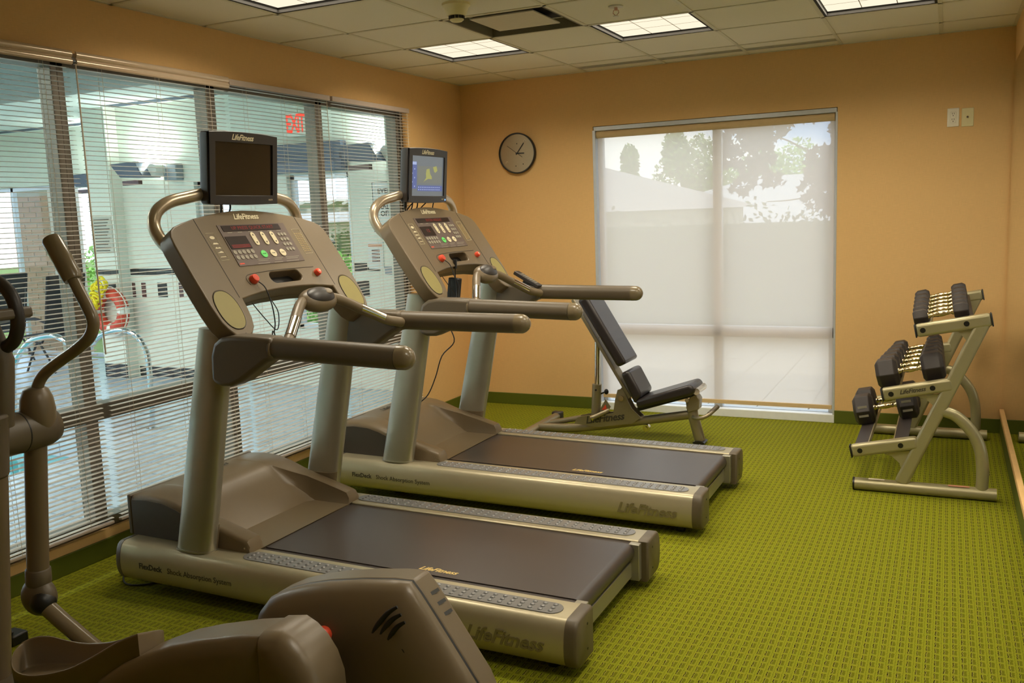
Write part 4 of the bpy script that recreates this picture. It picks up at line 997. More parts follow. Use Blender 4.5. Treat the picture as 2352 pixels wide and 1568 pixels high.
for s2 in (-1, 1):
    m = MB(); m.prism(pl, (0, by+s2*0.038-0.003, 0), Xv, Zv, (0, 0.006, 0)); sp_ = part('side_plate', m, BENCHM, bn)
    m = MB(); m.cyl((1.628, by+s2*0.04, 0.29), (1.628, by+s2*0.058, 0.29), 0.019, 18); part('pivot_bolt', m, CHROME, sp_)
m = text_mb(LOGO, 0.072, (1.50, by-0.0425, 0.140), (1, 0, 0.17), (-0.17, 0, 1), 0.001, 0.35, True, 0.95, 0.0015); part('bench_logo', m, DARKPRINT, bn)
def pad(nm, poly, y0, y1, bv=0.022):
    m = MB(); m.prism(poly, (0, y0, 0), Xv, Zv, (0, y1-y0, 0)); return part(nm, m, VINYL, bn, bv, 4)
pad('back_pad', [(1.634, 0.516), (1.700, 0.548), (1.425, 1.005), (1.358, 0.968)], by-0.14, by+0.14)
pad('hip_pad', [(1.652, 0.478), (1.712, 0.500), (1.800, 0.335), (1.748, 0.268)], by-0.135, by+0.135)
pad('seat_pad', [(1.765, 0.240), (1.752, 0.300), (2.125, 0.424), (2.155, 0.395), (2.145, 0.352)], by-0.135, by+0.135)
m = MB(); m.obox((1.490, by, 0.630), (-0.275, 0, 0.457), Yv, (0.457, 0, 0.275), 0.39, 0.05, 0.012); part('back_frame', m, BENCHM, bn, 0.004)
m = MB(); m.obox((1.93, by, 0.278), (0.38, 0, 0.122), Yv, (-0.122, 0, 0.38), 0.20, 0.045, 0.014); part('seat_frame', m, BLACK, bn, 0.004)
m = MB(); m.cyl((1.448, by, 0.70), (1.438, by, 0.34), 0.019, 18); part('adjusting_post', m, CHROME, bn)
m = MB(); m.cyl((1.438, by, 0.37), (1.420, by, 0.10), 0.033, 18); sv = part('post_sleeve', m, BENCHM, bn)
m = MB(); m.cyl((1.44, by-0.03, 0.335), (1.44, by-0.037, 0.335), 0.007, 12); part('post_hole', m, BLACK, sv)
m = MB(); m.cyl((1.455, by, 0.30), (1.497, by, 0.318), 0.006, 10); m.ell((1.505, by, 0.32), Xv, Yv, Zv, 0.016, 0.016, 0.02, 14, 8); part('pull_pin', m, BLACK, sv)
m = MB(); m.prism([(1.462, 0.20), (1.505, 0.27), (1.540, 0.22), (1.49, 0.135), (1.462, 0.13)], (0, by-0.02, 0), Xv, Zv, (0, 0.008, 0)); part('warning_plate', m, BENCHM, bn)
m = MB(); m.prism([(1.475, 0.195), (1.505, 0.235), (1.515, 0.195)], (0, by-0.0215, 0), Xv, Zv, (0, 0.001, 0)); part('warning_label', m, RED, bn)
m = MB(); m.cyl((1.42, by-0.075, 0.145), (1.53, by-0.02, 0.195), 0.016, 14); part('cross_pin', m, BENCHM, bn)
m = MB(); m.cyl((1.415, by-0.078, 0.142), (1.424, by-0.073, 0.147), 0.020, 16); part('pin_collar', m, CHROME, bn)
m = MB(); m.tube([(2.125, by-0.05, 0.190), (2.18, by-0.10, 0.196), (2.23, by-0.08, 0.215), (2.275, by-0.01, 0.258)], 0.013, 12, 5); hn = part('carry_handle', m, BENCHM, bn)
m = MB(); m.cyl((2.235, by-0.07, 0.22), (2.278, by-0.005, 0.262), 0.0155, 12); part('handle_grip', m, TAUPE_D, hn)
m = MB(); m.prism([(2.09, 0.215), (2.16, 0.24), (2.165, 0.31), (2.14, 0.345), (2.10, 0.32), (2.075, 0.25)], (0, by-0.045, 0), Xv, Zv, (0, 0.09, 0)); part('seat_bracket', m, BENCHM, bn, 0.006)
m = MB(); m.cyl((2.16, by-0.10, 0.372), (2.16, by+0.10, 0.372), 0.022, 16); part('seat_pivot', m, CHROME, bn)
m = MB(); m.cyl((2.085, by-0.055, 0.30), (2.085, by-0.045, 0.30), 0.014, 14); part('bracket_bolt', m, CHROME, bn)
m = MB(); m.cyl((1.79, by-0.02, 0.085), (1.79, by+0.02, 0.085), 0.024, 16); m.cyl((1.79, by-0.03, 0.085), (1.79, by+0.03, 0.085), 0.012, 12); part('lock_knob', m, CHROME, bn)

# ================================================================== elliptical trainer
el = thing('elliptical_trainer', 'taupe elliptical cross trainer cut off by the lower left corner', 'elliptical', (1.6, -4.9, 0))
ya = -4.68
m = MB(); m.tube([(0.985, ya, 1.535), (0.99, ya, 1.528), (1.035, ya, 1.462), (1.068, ya, 1.408), (1.072, ya, 1.400)], 0.032, 20, radii=[0.85, 1, 1, 1, 0.9]); part('arm_grip', m, TAUPE_S, el)
m = MB(); m.tube([(1.062, ya, 1.420), (1.095, ya, 1.360), (1.128, ya, 1.305), (1.143, ya, 1.262), (1.118, ya, 1.215), (1.05, ya, 1.172), (0.965, ya, 1.130), (0.885, ya, 1.085), (0.845, ya, 1.040), (0.838, ya, 0.985)], 0.0195, 18, 6); part('swing_arm', m, TAUPE_S, el)
m = MB(); m.lathe([(0.026, 0.115), (0.040, 0.105), (0.052, 0.075), (0.057, 0.035), (0.055, 0.0), (0.046, -0.035)], (0.832, ya, 0.925), (0, 0, 1), 26); part('arm_socket', m, TAUPE, el)
m = MB(); m.lathe([(0.066, 0.20), (0.069, 0.12), (0.070, 0.0), (0.068, -0.055), (0.058, -0.085), (0.034, -0.100), (0.004, -0.103)], (0.812, -4.70, 0.893), (0, -1, 0), 28); pv = part('pivot_housing', m, TAUPE_D, el)
m = MB(); m.lathe([(0.0705, 0.045), (0.0712, 0.047), (0.0705, 0.049)], (0.812, -4.70, 0.893), (0, -1, 0), 28); part('housing_seam', m, BLACK, pv)
for dx, dy, dz in ((-0.012, -0.068, 0.018), (0.055, 0.03, 0.040)):
    m = MB(); p0 = Vector((0.812+dx, -4.70+dy if dx < 0 else -4.65, 0.893+dz)); 
    nn = (p0-Vector((0.812, p0.y, 0.893))).normalized()
    if dx < 0: nn = Vector((0.45, -0.55, 0.2)).normalized(); p0 = Vector((0.812, -4.705, 0.893))+Vector((0.055, 0, 0.042))
    m.cyl(p0+nn*0.0, p0+nn*0.006, 0.007, 12); part('screw', m, BLACK, pv)
m = MB(); m.tube([(0.805, ya, 0.86), (0.765, ya, 0.56), (0.737, ya, 0.345)], 0.0365, 22); part('lower_arm', m, TAUPE, el)
m = MB(); m.lathe([(0.038, 0.05), (0.042, 0.045), (0.043, 0.0), (0.040, -0.01)], (0.738, ya, 0.335), (0.08, 0, 1), 22); part('joint_collar', m, TAUPE_D, el)
jc = Vector((0.732, ya, 0.278))
m = MB(); m.ell(jc, (1, 0, 0.15), Yv, (-0.15, 0, 1), 0.072, 0.050, 0.070, 24, 14); jn = part('joint_shell', m, TAUPE_D, el)
m = MB(); m.ell(jc+Vector((0.034, -0.012, -0.010)), (1, 0, 0), Yv, Zv, 0.044, 0.045, 0.046, 20, 12); part('joint_opening', m, BLACK, jn)
m = MB(); m.tube([(0.745, ya-0.01, 0.268), (0.86, ya-0.01, 0.205), (0.99, ya-0.01, 0.140), (1.16, ya-0.01, 0.062), (1.30, ya-0.01, 0.05)], 0.029, 20); part('link_tube', m, TAUPE_S, el)
m = MB(); m.tube([(0.755, -4.895, 0.0), (0.80, -4.895, 0.30), (0.885, -4.895, 0.90)], 0.048, 22); part('mast', m, TAUPE, el)
m = MB(); m.tube([(0.862, -4.90, 0.79), (0.895, -4.90, 1.0)], 0.060, 22); part('mast_head', m, TAUPE_D, el, 0.01)
m = MB(); m.tube([(0.893, -4.86, 0.95), (0.93, -4.86, 1.16), (0.86, -4.88, 1.36)], 0.04, 16); part('console_neck', m, TAUPE_D, el)
m = MB(); m.tube([(0.84, -4.86, 1.425), (0.94, -4.855, 1.412), (0.995, -4.85, 1.37), (1.016, -4.85, 1.31), (1.008, -4.85, 1.255), (0.975, -4.85, 1.215), (0.90, -4.86, 1.185)], 0.021, 16, 6); part('fixed_handle', m, TVB, el)
m = MB(); m.obox((0.86, -4.94, 1.285), (0.9, 0, 0.15), Yv, (-0.15, 0, 0.9), 0.17, 0.14, 0.018); part('console', m, TAUPE_D, el, 0.01)
# floor frame
m = MB(); m.box(0.70, 2.62, -4.96, -4.84, 0.03, 0.09); part('floor_beam', m, TAUPE_D, el, 0.015)
for x in (0.72, 2.55):
    m = MB(); m.box(x-0.04, x+0.04, -5.22, -4.62, 0.0, 0.045); part('floor_foot', m, BLACK, el, 0.012)
# rear drive housing
near = [(1.925, 0.05), (1.915, 0.30), (1.922, 0.45), (1.945, 0.510), (1.985, 0.556), (2.04, 0.583), (2.105, 0.605), (2.17, 0.622), (2.28, 0.643), (2.371, 0.655), (2.428, 0.658), (2.451, 0.631), (2.491, 0.576), (2.536, 0.512), (2.60, 0.42), (2.65, 0.30), (2.66, 0.05)]
def bulge(poly, y0, c, steps):
    m = MB(); m.loft([[(c[0]+(x-c[0])*f, y0-h, c[1]+(z-c[1])*f) for x, z in poly] for f, h in steps]); return m
def fine(poly, k=3):
    q, _ = catmull([Vector((x, z, 0)) for x, z in poly], k); return [(p.x, p.y) for p in q]
def resample(poly, mx=0.03):
    out = []
    for i in range(len(poly)):
        p, q = Vector(poly[i]), Vector(poly[(i+1) % len(poly)]); n = max(1, int((q-p).length/mx))
        out += [tuple(p.lerp(q, k/n)) for k in range(n)]
    return out
m = bulge(resample(near), -4.886, (2.27, 0.25), [(1.0, 0.0), (1.0, 0.014), (0.985, 0.028), (0.95, 0.042), (0.88, 0.056), (0.76, 0.068), (0.6, 0.074)]); hs = part('drive_housing', m, TAUPE, el, smooth=50)
m = MB(); m.prism([(x+0.0, z-0.0005) for x, z in near], (0, -4.8855, 0), Xv, Zv, (0, 0.008, 0)); part('housing_seam', m, BLACK, hs)
m = MB(); m.prism(near, (0, -4.879, 0), Xv, Zv, (0, 0.075, 0)); hf = part('drive_housing_far', m, TAUPE, el, 0.007, 3)
VN = [[(2.424, 0.618), (2.395, 0.597), (2.367, 0.566), (2.346, 0.535), (2.337, 0.512)], [(2.434, 0.600), (2.408, 0.583), (2.383, 0.556), (2.362, 0.522), (2.353, 0.496)], [(2.444, 0.582), (2.420, 0.565), (2.397, 0.536), (2.376, 0.500), (2.368, 0.474)]]
for v in VN:
    m = MB(); m.tube([(x, -4.9525, z) for x, z in v], 0.0068, 10, 4, r2=0.0035, up=(0.7, 0, 0.7), radii=[0.55, 0.9, 1, 1, 0.8]); part('vent_slot', m, BLACK, hs)
for i in range(3):
    x, z = 2.4615+0.0176*i, 0.6165-0.0246*i
    m = MB(); m.obox((x, -4.846, z), (0.25, 1, 0.1), (0.586, 0, -0.81), (0.81, 0, 0.586), 0.022, 0.0045, 0.0016); part('vent_slot', m, BLACK, hf)
for x, z in ((2.428, 0.502), (1.962, 0.49)):
    m = MB(); m.lathe([(0.010, 0.001), (0.0085, 0.0012), (0.001, 0.0015)], (x, -4.9345 if x < 2 else -4.9525, z), (0, -1, 0), 14); part('screw_hole', m, BLACK, hs)
m = MB(); m.ell((2.205, -4.965, 0.515), Xv, Yv, Zv, 0.022, 0.02, 0.022, 16, 8); part('crank_reflector', m, RED, el)
# left pedal lever cover
lv = [(1.50, 0.27), (1.564, 0.348), (1.663, 0.413), (1.747, 0.455), (1.844, 0.498), (1.936, 0.528), (2.067, 0.563), (2.150, 0.580), (2.150, 0.40), (1.95, 0.33), (1.70, 0.26)]
m = bulge(resample(lv), -5.03, (1.95, 0.36), [(1.0, 0.0), (1.0, 0.09), (0.985, 0.102), (0.94, 0.108), (0.86, 0.116), (0.7, 0.122)]); lc = part('lever_cover', m, TAUPE, el, smooth=50)
m = MB(); m.tube([(x, -5.1235, z-0.0065) for x, z in lv[2:8]], 0.0018, 6, 3); part('cover_seam', m, BLACK, lc)
lvc = [(2.145, 0.582), (2.203, 0.592), (2.235, 0.578), (2.265, 0.553), (2.290, 0.518), (2.307, 0.470), (2.310, 0.40), (2.29, 0.33), (2.24, 0.30), (2.145, 0.36)]
m = bulge(resample(lvc), -5.022, (2.19, 0.42), [(1.0, 0.0), (1.0, 0.09), (0.975, 0.108), (0.90, 0.122), (0.78, 0.131), (0.55, 0.137)]); le = part('lever_end_cover', m, TAUPE, el, smooth=50)
for x, z in ((2.175, 0.500),):
    m = MB(); m.lathe([(0.014, 0.0005), (0.011, 0.001), (0.001, 0.002)], (x, -5.152, z), (0, -1, 0), 14); part('screw_hole', m, BLACK, le)
m = MB(); m.lathe([(0.008, 0.0005), (0.006, 0.001), (0.001, 0.002)], (1.812, -5.141, 0.440), (0, -1, 0), 12); part('screw_hole', m, BLACK, lc)
# left pedal tray
m = MB()
RIM = [(1.721, -5.12, 0.502), (1.643, -5.122, 0.466), (1.535, -5.122, 0.403), (1.424, -5.122, 0.346), (1.292, -5.12, 0.303), (1.205, -5.112, 0.290), (1.150, -5.092, 0.292), (1.095, -5.05, 0.294), (1.055, -5.005, 0.292), (1.050, -4.972, 0.300), (1.085, -4.953, 0.312), (1.14, -4.948, 0.320), (1.21, -4.948, 0.320), (1.303, -4.95, 0.327), (1.398, -4.95, 0.347), (1.473, -4.95, 0.371), (1.56, -4.952, 0.40), (1.64, -4.965, 0.43), (1.70, -5.03, 0.47)]
rim_p, _t = catmull([Vector(p) for p in RIM]+[Vector(RIM[0])], 3); rim_p = rim_p[:-1]
cen = Vector((1.38, -5.035, 0))
def trz(f, zf):
    out = []
    for p in rim_p:
        q = cen+(Vector((p.x, p.y, 0))-cen)*f if isinstance(f, float) else Vector((p.x, p.y, 0))+(cen-p).normalized()*0
        d = Vector((cen.x-p.x, cen.y-p.y, 0)); d = Vector((d.x*0.35, d.y, 0)).normalized()
        q = Vector((p.x, p.y, 0))+d*f
        out.append((q.x, q.y, zf(q, p)))
    return out
fl = lambda q: 0.222+0.20*(q.x-1.1)
m = MB(); m.loft([trz(0.030, lambda q, p: fl(q)-0.035), trz(0.004, lambda q, p: fl(q)-0.015), trz(0.0, lambda q, p: p.z-0.004), trz(0.002, lambda q, p: p.z), trz(0.006, lambda q, p: p.z), trz(0.009, lambda q, p: p.z-0.004), trz(0.014, lambda q, p: fl(q)+0.008), trz(0.022, lambda q, p: fl(q))])
part('pedal_tray', m, TAUPE, el, 0.0, 2, smooth=55)
m = MB(); m.loft([trz(0.022, lambda q, p: fl(q)+0.0015), trz(0.030, lambda q, p: fl(q)+0.004), trz(0.034, lambda q, p: fl(q)+0.004)]); part('pedal_pad', m, TAUPE, el, smooth=55)
m = MB(); m.box(0.37, 0.45, -4.61, -4.54, 0.0, 0.042); m.cyl((0.38, -4.59, 0.044), (0.43, -4.59, 0.048), 0.007); single('floor_power_box', m, BLACK, 'small black plug box on the carpet by the elliptical', 'plug', bevel=0.008)

# ================================================================== the pool room behind the left windows
PX0, PY0, PH = -8.2, -8.5, 2.80
def deck_material():
    m = mat('pool_deck', lin(186, 198, 214), 0.25)
    t, b = nodes_of(m)
    tc = t.nodes.new('ShaderNodeTexCoord'); br = t.nodes.new('ShaderNodeTexBrick')
    br.offset = 0.0; br.inputs['Scale'].default_value = 1.0; br.inputs['Brick Width'].default_value = 0.2; br.inputs['Row Height'].default_value = 0.2; br.inputs['Mortar Size'].default_value = 0.006
    br.inputs['Color1'].default_value = (*lin(190, 200, 214), 1); br.inputs['Color2'].default_value = (*lin(182, 194, 210), 1); br.inputs['Mortar'].default_value = (*lin(130, 140, 156), 1)
    t.links.new(tc.outputs['Object'], br.inputs['Vector']); t.links.new(br.outputs['Color'], b.inputs['Base Color'])
    return m
DECKM = deck_material()
b = MB()
b.box(PX0, -0.12, -2.15, 1.15, -0.12, -0.002); b.box(-1.85, -0.12, PY0, -2.15, -0.12, -0.002); b.box(PX0, -6.6, PY0, -2.15, -0.12, -0.002)
struct('floor_pool', b, DECKM)
b = MB(); b.box(-6.6, -1.85, PY0, -2.15, -1.3, -1.2); b.box(-6.6, -6.55, PY0, -2.15, -1.2, -0.12); b.box(-1.90, -1.85, PY0, -2.15, -1.2, -0.12); b.box(-6.6, -1.85, -2.2, -2.15, -1.2, -0.12)
struct('pool_basin', b, DECK)
b = MB(); b.box(-6.55, -1.90, PY0, -2.2, -0.16, -0.10); o = struct('pool_water', b, WATER)
def pool_wall():
    b = MB(); Y0, Y1 = 0.25, 0.40
    wins = [(-3.18, -2.72), (-2.02, -1.325)]; z0, z1 = 0.55, 2.005
    xs = -4.17
    for (a, c_) in wins:
        b.box(xs, a, Y0, Y1, 0, PH); b.box(a, c_, Y0, Y1, 0, z0); b.box(a, c_, Y0, Y1, z1, PH); xs = c_
    b.box(xs, -0.12, Y0, Y1, 0, PH)
    b.box(-4.50, -4.17, 0.10, 1.15, 0, PH)                                    # column
    b.box(-5.70, -4.50, 1.15, 1.30, 0, PH); b.box(PX0, -5.70, 1.15, 1.30, 2.135, PH)
    return struct('wall_pool', b, POOLW)
pw = pool_wall()
b = MB(); b.box(PX0-0.15, PX0, PY0, 1.30, 0, 0.25); b.box(PX0-0.15, PX0, PY0, 1.30, 2.6, PH)
for y in (PY0, -6.4, -4.3, -2.2, -0.2, 1.0): b.box(PX0-0.15, PX0, y, y+0.15, 0, PH)
struct('wall_pool_far', b, POOLW)
b = MB(); b.box(PX0, -0.12, PY0-0.15, PY0, 0, PH); struct('wall_pool_front', b, POOLW)
b = MB(); b.box(PX0-0.2, -0.12, PY0-0.2, 1.35, PH, PH+0.12); struct('ceiling_pool', b, POOLC)
b = MB(); b.box(-0.16, -0.121, PY0, WY0, 0, PH); b.box(-0.16, -0.121, WY1, 0.25, 0, PH); b.box(-0.16, -0.121, WY0, WY1, WZ1, PH); b.box(-0.16, -0.121, WY0, WY1, 0, WZ0); struct('wall_pool_right', b, POOLW)
b = MB(); b.box(PX0, -0.16, PY0, -0.80, PH-0.03, PH-0.001); struct('ceiling_pool_grey', b, POOLG)  # greyer slab just under most of the pool ceiling
# slot vents on the pool ceiling
for nm, (x0, x1, y) in (('slot_vent', (-4.10, -0.4, 0.10)), ('slot_vent', (-8.0, -4.55, 0.98))):
    t = thing(nm, 'dark slot air vent on the pool ceiling, '+('above the wall lamps' if y < 0.5 else 'above the patio windows'), 'vent', ((x0+x1)/2, y, PH))
    for k in range(4):
        m = MB(); m.box(x0, x1, y-0.07+0.04*k, y-0.055+0.04*k, PH-0.006, PH-0.0005); part('slot', m, LAMPM2, t)
# window frames of the pool wall
n_w = 6
for (a, c_, z0, z1, y, mul) in ((-3.18, -2.72, 0.55, 2.005, 0.30, []), (-2.02, -1.325, 0.55, 2.005, 0.30, []), (PX0, -5.70, 0.0, 2.135, 1.20, [-7.20, -6.46])):
    fr = MB()
    for q in (a, c_-0.05)+tuple(mul): fr.box(q, q+0.05, y, y+0.05, z0, z1)
    fr.box(a, c_, y, y+0.05, z0, z0+0.05); fr.box(a, c_, y, y+0.05, z1-0.05, z1)
    wn = struct('window_%d' % n_w, fr, ALU, 0.003); n_w += 1
    edges = [a]+list(mul)+[c_-0.05]
    for p0, p1 in zip(edges, edges[1:]):
        m = MB(); m.box(p0+0.05, p1, y+0.022, y+0.028, z0+0.05, z1-0.05); part('pane', m, GLASS, wn)
m = MB(); m.box(-2.45, -1.32, 0.16, 0.249, 2.02, 2.28); m.box(-2.45, -1.32, 0.14, 0.16, 2.12, 2.17); single('shutter_box', m, LAMPM2, 'blue grey shutter box above the pool room window', 'shutter', bevel=0.006)
# tiles laid into the pool wall
def tile(x0, x1, z0, z1, mt, y=0.25):
    m = MB(); m.box(x0, x1, y-0.004, y+0.001, z0, z1); part('wall_tile', m, mt, pw)
x = -4.16
while x < -3.2:
    for r in range(2): tile(x, x+0.118, 1.082+0.034*r, 1.113+0.034*r, TILEB)
    x += 0.122
x = -4.495
for k in range(3): tile(x+0.11*k, x+0.106+0.11*k, 1.10, 1.15, TILEB, 0.10)
for (x0, x1, mt) in ((-4.155, -4.11, TILEM), (-4.02, -3.96, TILEM), (-3.79, -3.66, TILEB), (-3.495, -3.44, TILEM), (-3.27, -3.19, TILEB)):
    for r in range(3): tile(x0, x1, 0.850+0.051*r, 0.898+0.051*r, mt)
for (x0, x1) in ((-4.35, -4.225), (-4.49, -4.46)):
    for r in range(3): tile(x0, x1, 0.850+0.051*r, 0.898+0.051*r, TILEB, 0.10)
for r in range(3):
    for k in range(8): tile(-4.15+0.118*k, -4.036+0.118*k, 0.006+0.036*r, 0.038+0.036*r, TILEB)
    for k in range(3): tile(-4.495+0.11*k, -4.389+0.11*k, 0.006+0.05*r, 0.050+0.05*r, TILEB, 0.10)
for (x0, x1, z0, z1) in ((-1.31, -1.17, 1.10, 1.135), (-1.31, -1.17, 1.138, 1.173), (-1.165, -1.03, 1.10, 1.135), (-1.29, -1.16, 0.868, 0.94), (-1.29, -1.16, 0.944, 1.01)): tile(x0, x1, z0, z1, TILEB)

# wall lamps throwing light upwards
def uplamp(x, y, label, wide=0.34):
    t = thing('wall_uplight', label, 'wall lamp', (x, y, 2.0), 'grey wall uplights in the pool room')
    m = MB(); m.box(x+0.05, x+0.22, y-0.10, y, 2.03, 2.19); part('wall_box', m, LAMPM, t, 0.01)
    m = MB(); m.cyl((x+0.02, y-0.22, 2.13), (x+0.02, y-0.08, 2.13), 0.062, 24); part('pivot_disc', m, WHITE, t)
    m = MB(); m.prism([(-0.42, 0.175), (-0.08, 0.185), (0.02, 0.03), (-0.29, 0.04)], (x, y-0.34, 2.03), Xv, Zv, (0, 0.24, 0)); part('visor', m, LAMPM2, t, 0.008)
    m = MB(); m.box(x-0.30, x+0.02, y-0.20, y-0.10, 2.216, 2.222); part('lamp_glass', m, UPM, t)
    m = MB(); m.box(x-0.36, x-0.14, y-0.25, y-0.20, 1.995, 2.04); part('clamp', m, TILEM, t)
UPM = emitter('uplight_glass', (0.93, 1.0, 0.92), UPLIGHT/6)
uplamp(-3.52, 0.25, 'grey wall lamp in the pool room left of the near monitor')
uplamp(-0.78, 0.25, 'grey wall lamp in the pool room above the bathing rules sign')
uplamp(-5.25, 1.15, 'blue grey wall lamp in the pool room beside the white column')
# exit sign
t = thing('exit_sign', 'red lettered exit sign hanging in the pool room', 'exit sign', (-1.80, 0.17, 2.34))
m = MB(); m.box(-1.95, -1.66, 0.165, 0.205, 2.345, 2.56); part('sign_box', m, POOLW, t, 0.006)
m = MB(); m.cyl((-1.80, 0.185, 2.56), (-1.80, 0.185, PH), 0.012, 10); part('stem', m, POOLW, t)
exm = text_mb('EXIT', 0.235, (-1.805, 0.1645, 2.452), (1, 0, 0), (0, 0, 1), 0.002, 0, True, 0.78, 0.003)
exm.v = [(-1.805+(p[0]+1.805)*0.55, p[1], p[2]) for p in exm.v]; part('sign_lettering', exm, EXITR, t)
# rules sign
t = thing('rules_sign', 'white bathing rules sign with black capital letters in the pool room', 'sign', (-0.72, 0.24, 1.45))
m = MB(); m.box(-1.06, -0.38, 0.236, 0.249, 1.452, 1.895); part('board', m, PAPERW, t)
m = MB()
for (a0, a1, c0, c1) in ((-1.06, -0.38, 1.889, 1.895), (-1.06, -0.38, 1.452, 1.458), (-1.06, -1.055, 1.452, 1.895), (-0.385, -0.38, 1.452, 1.895)): m.box(a0, a1, 0.2345, 0.2365, c0, c1)
part('border', m, DARKPRINT, t)
for tx, xx, zz in (('EVERY BA', -1.005, 1.812), ('SHALL TH', -1.035, 1.672), ('OFF AL', -0.985, 1.612), ('P', -0.86, 1.55)):
    part('sign_lettering', text_mb(tx, 0.064, (xx, 0.2345, zz), (1, 0, 0), (0, 0, 1), 0.001, 0, False, 1.0, 0.0008), DARKPRINT, t)
# notices
t = thing('wall_notice', 'grey printed notice on the white pool room column', 'notice', (-4.32, 0.09, 1.33))
m = MB(); m.box(-4.47, -4.20, 0.095, 0.099, 1.32, 1.70); part('sheet', m, PAPER, t)
m = MB()
for i in range(11): m.box(-4.45, -4.23-0.02*(i % 3), 0.0935, 0.0951, 1.665-0.032*i, 1.673-0.032*i)
tag(part('printed_lines', m, DARKPRINT, t), kind='stuff')
t = thing('wall_notice', 'small white notice with red heading below the bathing rules sign', 'notice', (-1.06, 0.24, 1.15))
m = MB(); m.box(-1.145, -0.985, 0.240, 0.249, 1.12, 1.37); part('sheet', m, PAPERW, t)
m = MB(); m.box(-1.14, -0.99, 0.2385, 0.2405, 1.32, 1.345); part('heading', m, STICK_R, t)
m = MB()
for i in range(4): m.box(-1.105, -1.02, 0.2385, 0.2405, 1.275-0.03*i, 1.292-0.03*i)
tag(part('printed_lines', m, TILEM, t), kind='stuff')
t = thing('wall_notice', 'pale blue notice low on the pool room wall behind the far treadmill', 'notice', (-0.93, 0.24, 1.06))
m = MB(); m.box(-0.975, -0.86, 0.240, 0.249, 1.065, 1.14); part('sheet', m, LAMPM, t)
# life ring and rope
rc_ = Vector((-4.262, 0.035, 0.723))
t = thing('life_ring', 'red and white life ring hung on the pool room wall', 'life ring', rc_-Vector((0, 0, 0.25)))
for k in range(8):
    a0 = 2*PI*k/8+0.2; w_ = 0.62 if k % 2 == 0 else 2*PI/4-0.62
    a0 = 2*PI*(k//2)/4+0.2+(0 if k % 2 == 0 else 2*PI/4-0.0-0.30); w_ = (2*PI/4-0.30) if k % 2 == 0 else 0.30
    m = MB(); m.tube([rc_+Vector((0.185*math.cos(a0+w_*i/8), 0, 0.185*math.sin(a0+w_*i/8))) for i in range(9)], 0.062, 14, up=(0, 1, 0), r2=0.062); part('ring_segment', m, ORANGE if k % 2 == 0 else WHITE, t)
m = MB(); m.tube([rc_+Vector((0.262*math.cos(a), -0.02, 0.262*math.sin(a))) for a in [2*PI*i/24 for i in range(25)]], 0.006, 6); part('grab_line', m, WHITE, t)
m = MB()
for i in range(9):
    cx_, cz_ = -4.245-0.022*i+0.02*math.sin(i*2.3), 1.03-0.032*i
    m.tube([(cx_+0.075*math.cos(a), -0.06-0.02*math.sin(a*2+i), cz_+0.06*math.sin(a)) for a in [2*PI*j/14 for j in range(15)]], 0.012, 6)
tag(single('rope_bundle', m, YELLOW, 'bundle of yellow rope hanging over the life ring', 'rope'), kind='stuff')
# pool ladder rails
for nm, yy, lab in (('pool_handrail', -1.64, 'curved stainless pool handrail on the deck, nearer the treadmills'), ('pool_handrail', -2.02, 'curved stainless pool handrail at the water edge, behind its twin')):
    m = MB(); dx = 0 if yy > -1.8 else -0.32
    m.tube([(-2.62+dx, yy, 0.60), (-2.48+dx, yy, 0.715), (-2.33+dx, yy, 0.765), (-2.185+dx, yy, 0.778), (-2.06+dx, yy, 0.738), (-1.975+dx, yy, 0.64), (-1.955+dx, yy, 0.48), (-1.965+dx, yy, 0.20), (-1.98+dx, yy, 0.0)], 0.021, 14, 6)
    m.cyl((-1.98+dx, yy, -0.002), (-1.98+dx, yy, 0.012), 0.045, 20)
    m.tube([(-2.62+dx, yy, 0.60), (-2.70+dx, yy, 0.45), (-2.72+dx, yy, 0.10), (-2.72+dx, yy, 0.0)], 0.021, 14, 4)
    single(nm, m, STEEL, lab, 'handrail', 'stainless handrails of the pool')
# sling chairs
def chair(x, y, label):
    t = thing('patio_chair', label, 'chair', (x, y, 0), 'black patio chairs in the pool room')
    for s2 in (-1, 1):
        yy = y+0.24*s2
        m = MB(); m.tube([(x-0.24, yy, 0.02), (x-0.05, yy, 0.33), (x+0.10, yy, 0.42), (x+0.24, yy, 1.08)], 0.012, 8, 3); part('back_post', m, SLING, t)
        m = MB(); m.tube([(x+0.22, yy, 0.02), (x+0.02, yy, 0.33), (x-0.25, yy, 0.42)], 0.012, 8, 2); part('leg', m, SLING, t)
        m = MB(); m.tube([(x-0.30, yy, 0.60), (x-0.05, yy, 0.62), (x+0.15, yy, 0.58)], 0.018, 8, 3, r2=0.012); part('armrest', m, SLING, t)
        m = MB(); m.tube([(x-0.27, yy, 0.60), (x-0.26, yy, 0.42)], 0.010, 8); part('arm_post', m, SLING, t)
    m = MB(); m.add([(x-0.25, y-0.23, 0.43), (x-0.25, y+0.23, 0.43), (x+0.10, y+0.23, 0.40), (x+0.10, y-0.23, 0.40)], [(0, 1, 2, 3)]); m.add([(x-0.25, y-0.23, 0.424), (x-0.25, y+0.23, 0.424), (x+0.10, y+0.23, 0.394), (x+0.10, y-0.23, 0.394)], [(3, 2, 1, 0)]); part('seat', m, SLING, t, smooth=0)
    m = MB(); m.obox((x+0.17, y, 0.75), (0.14, 0, 0.66), (0, 1, 0), (0.66, 0, -0.14), 0.34, 0.225, 0.004); part('backrest', m, SLING, t)
    m = MB(); m.tube([(x+0.24, y-0.24, 1.08), (x+0.24, y+0.24, 1.08)], 0.012, 8); part('top_bar', m, SLING, t)
chair(-5.45, 0.30, 'black sling patio chair behind the elliptical arm')
chair(-6.62, 0.45, 'black sling patio chair cut off by the left edge')
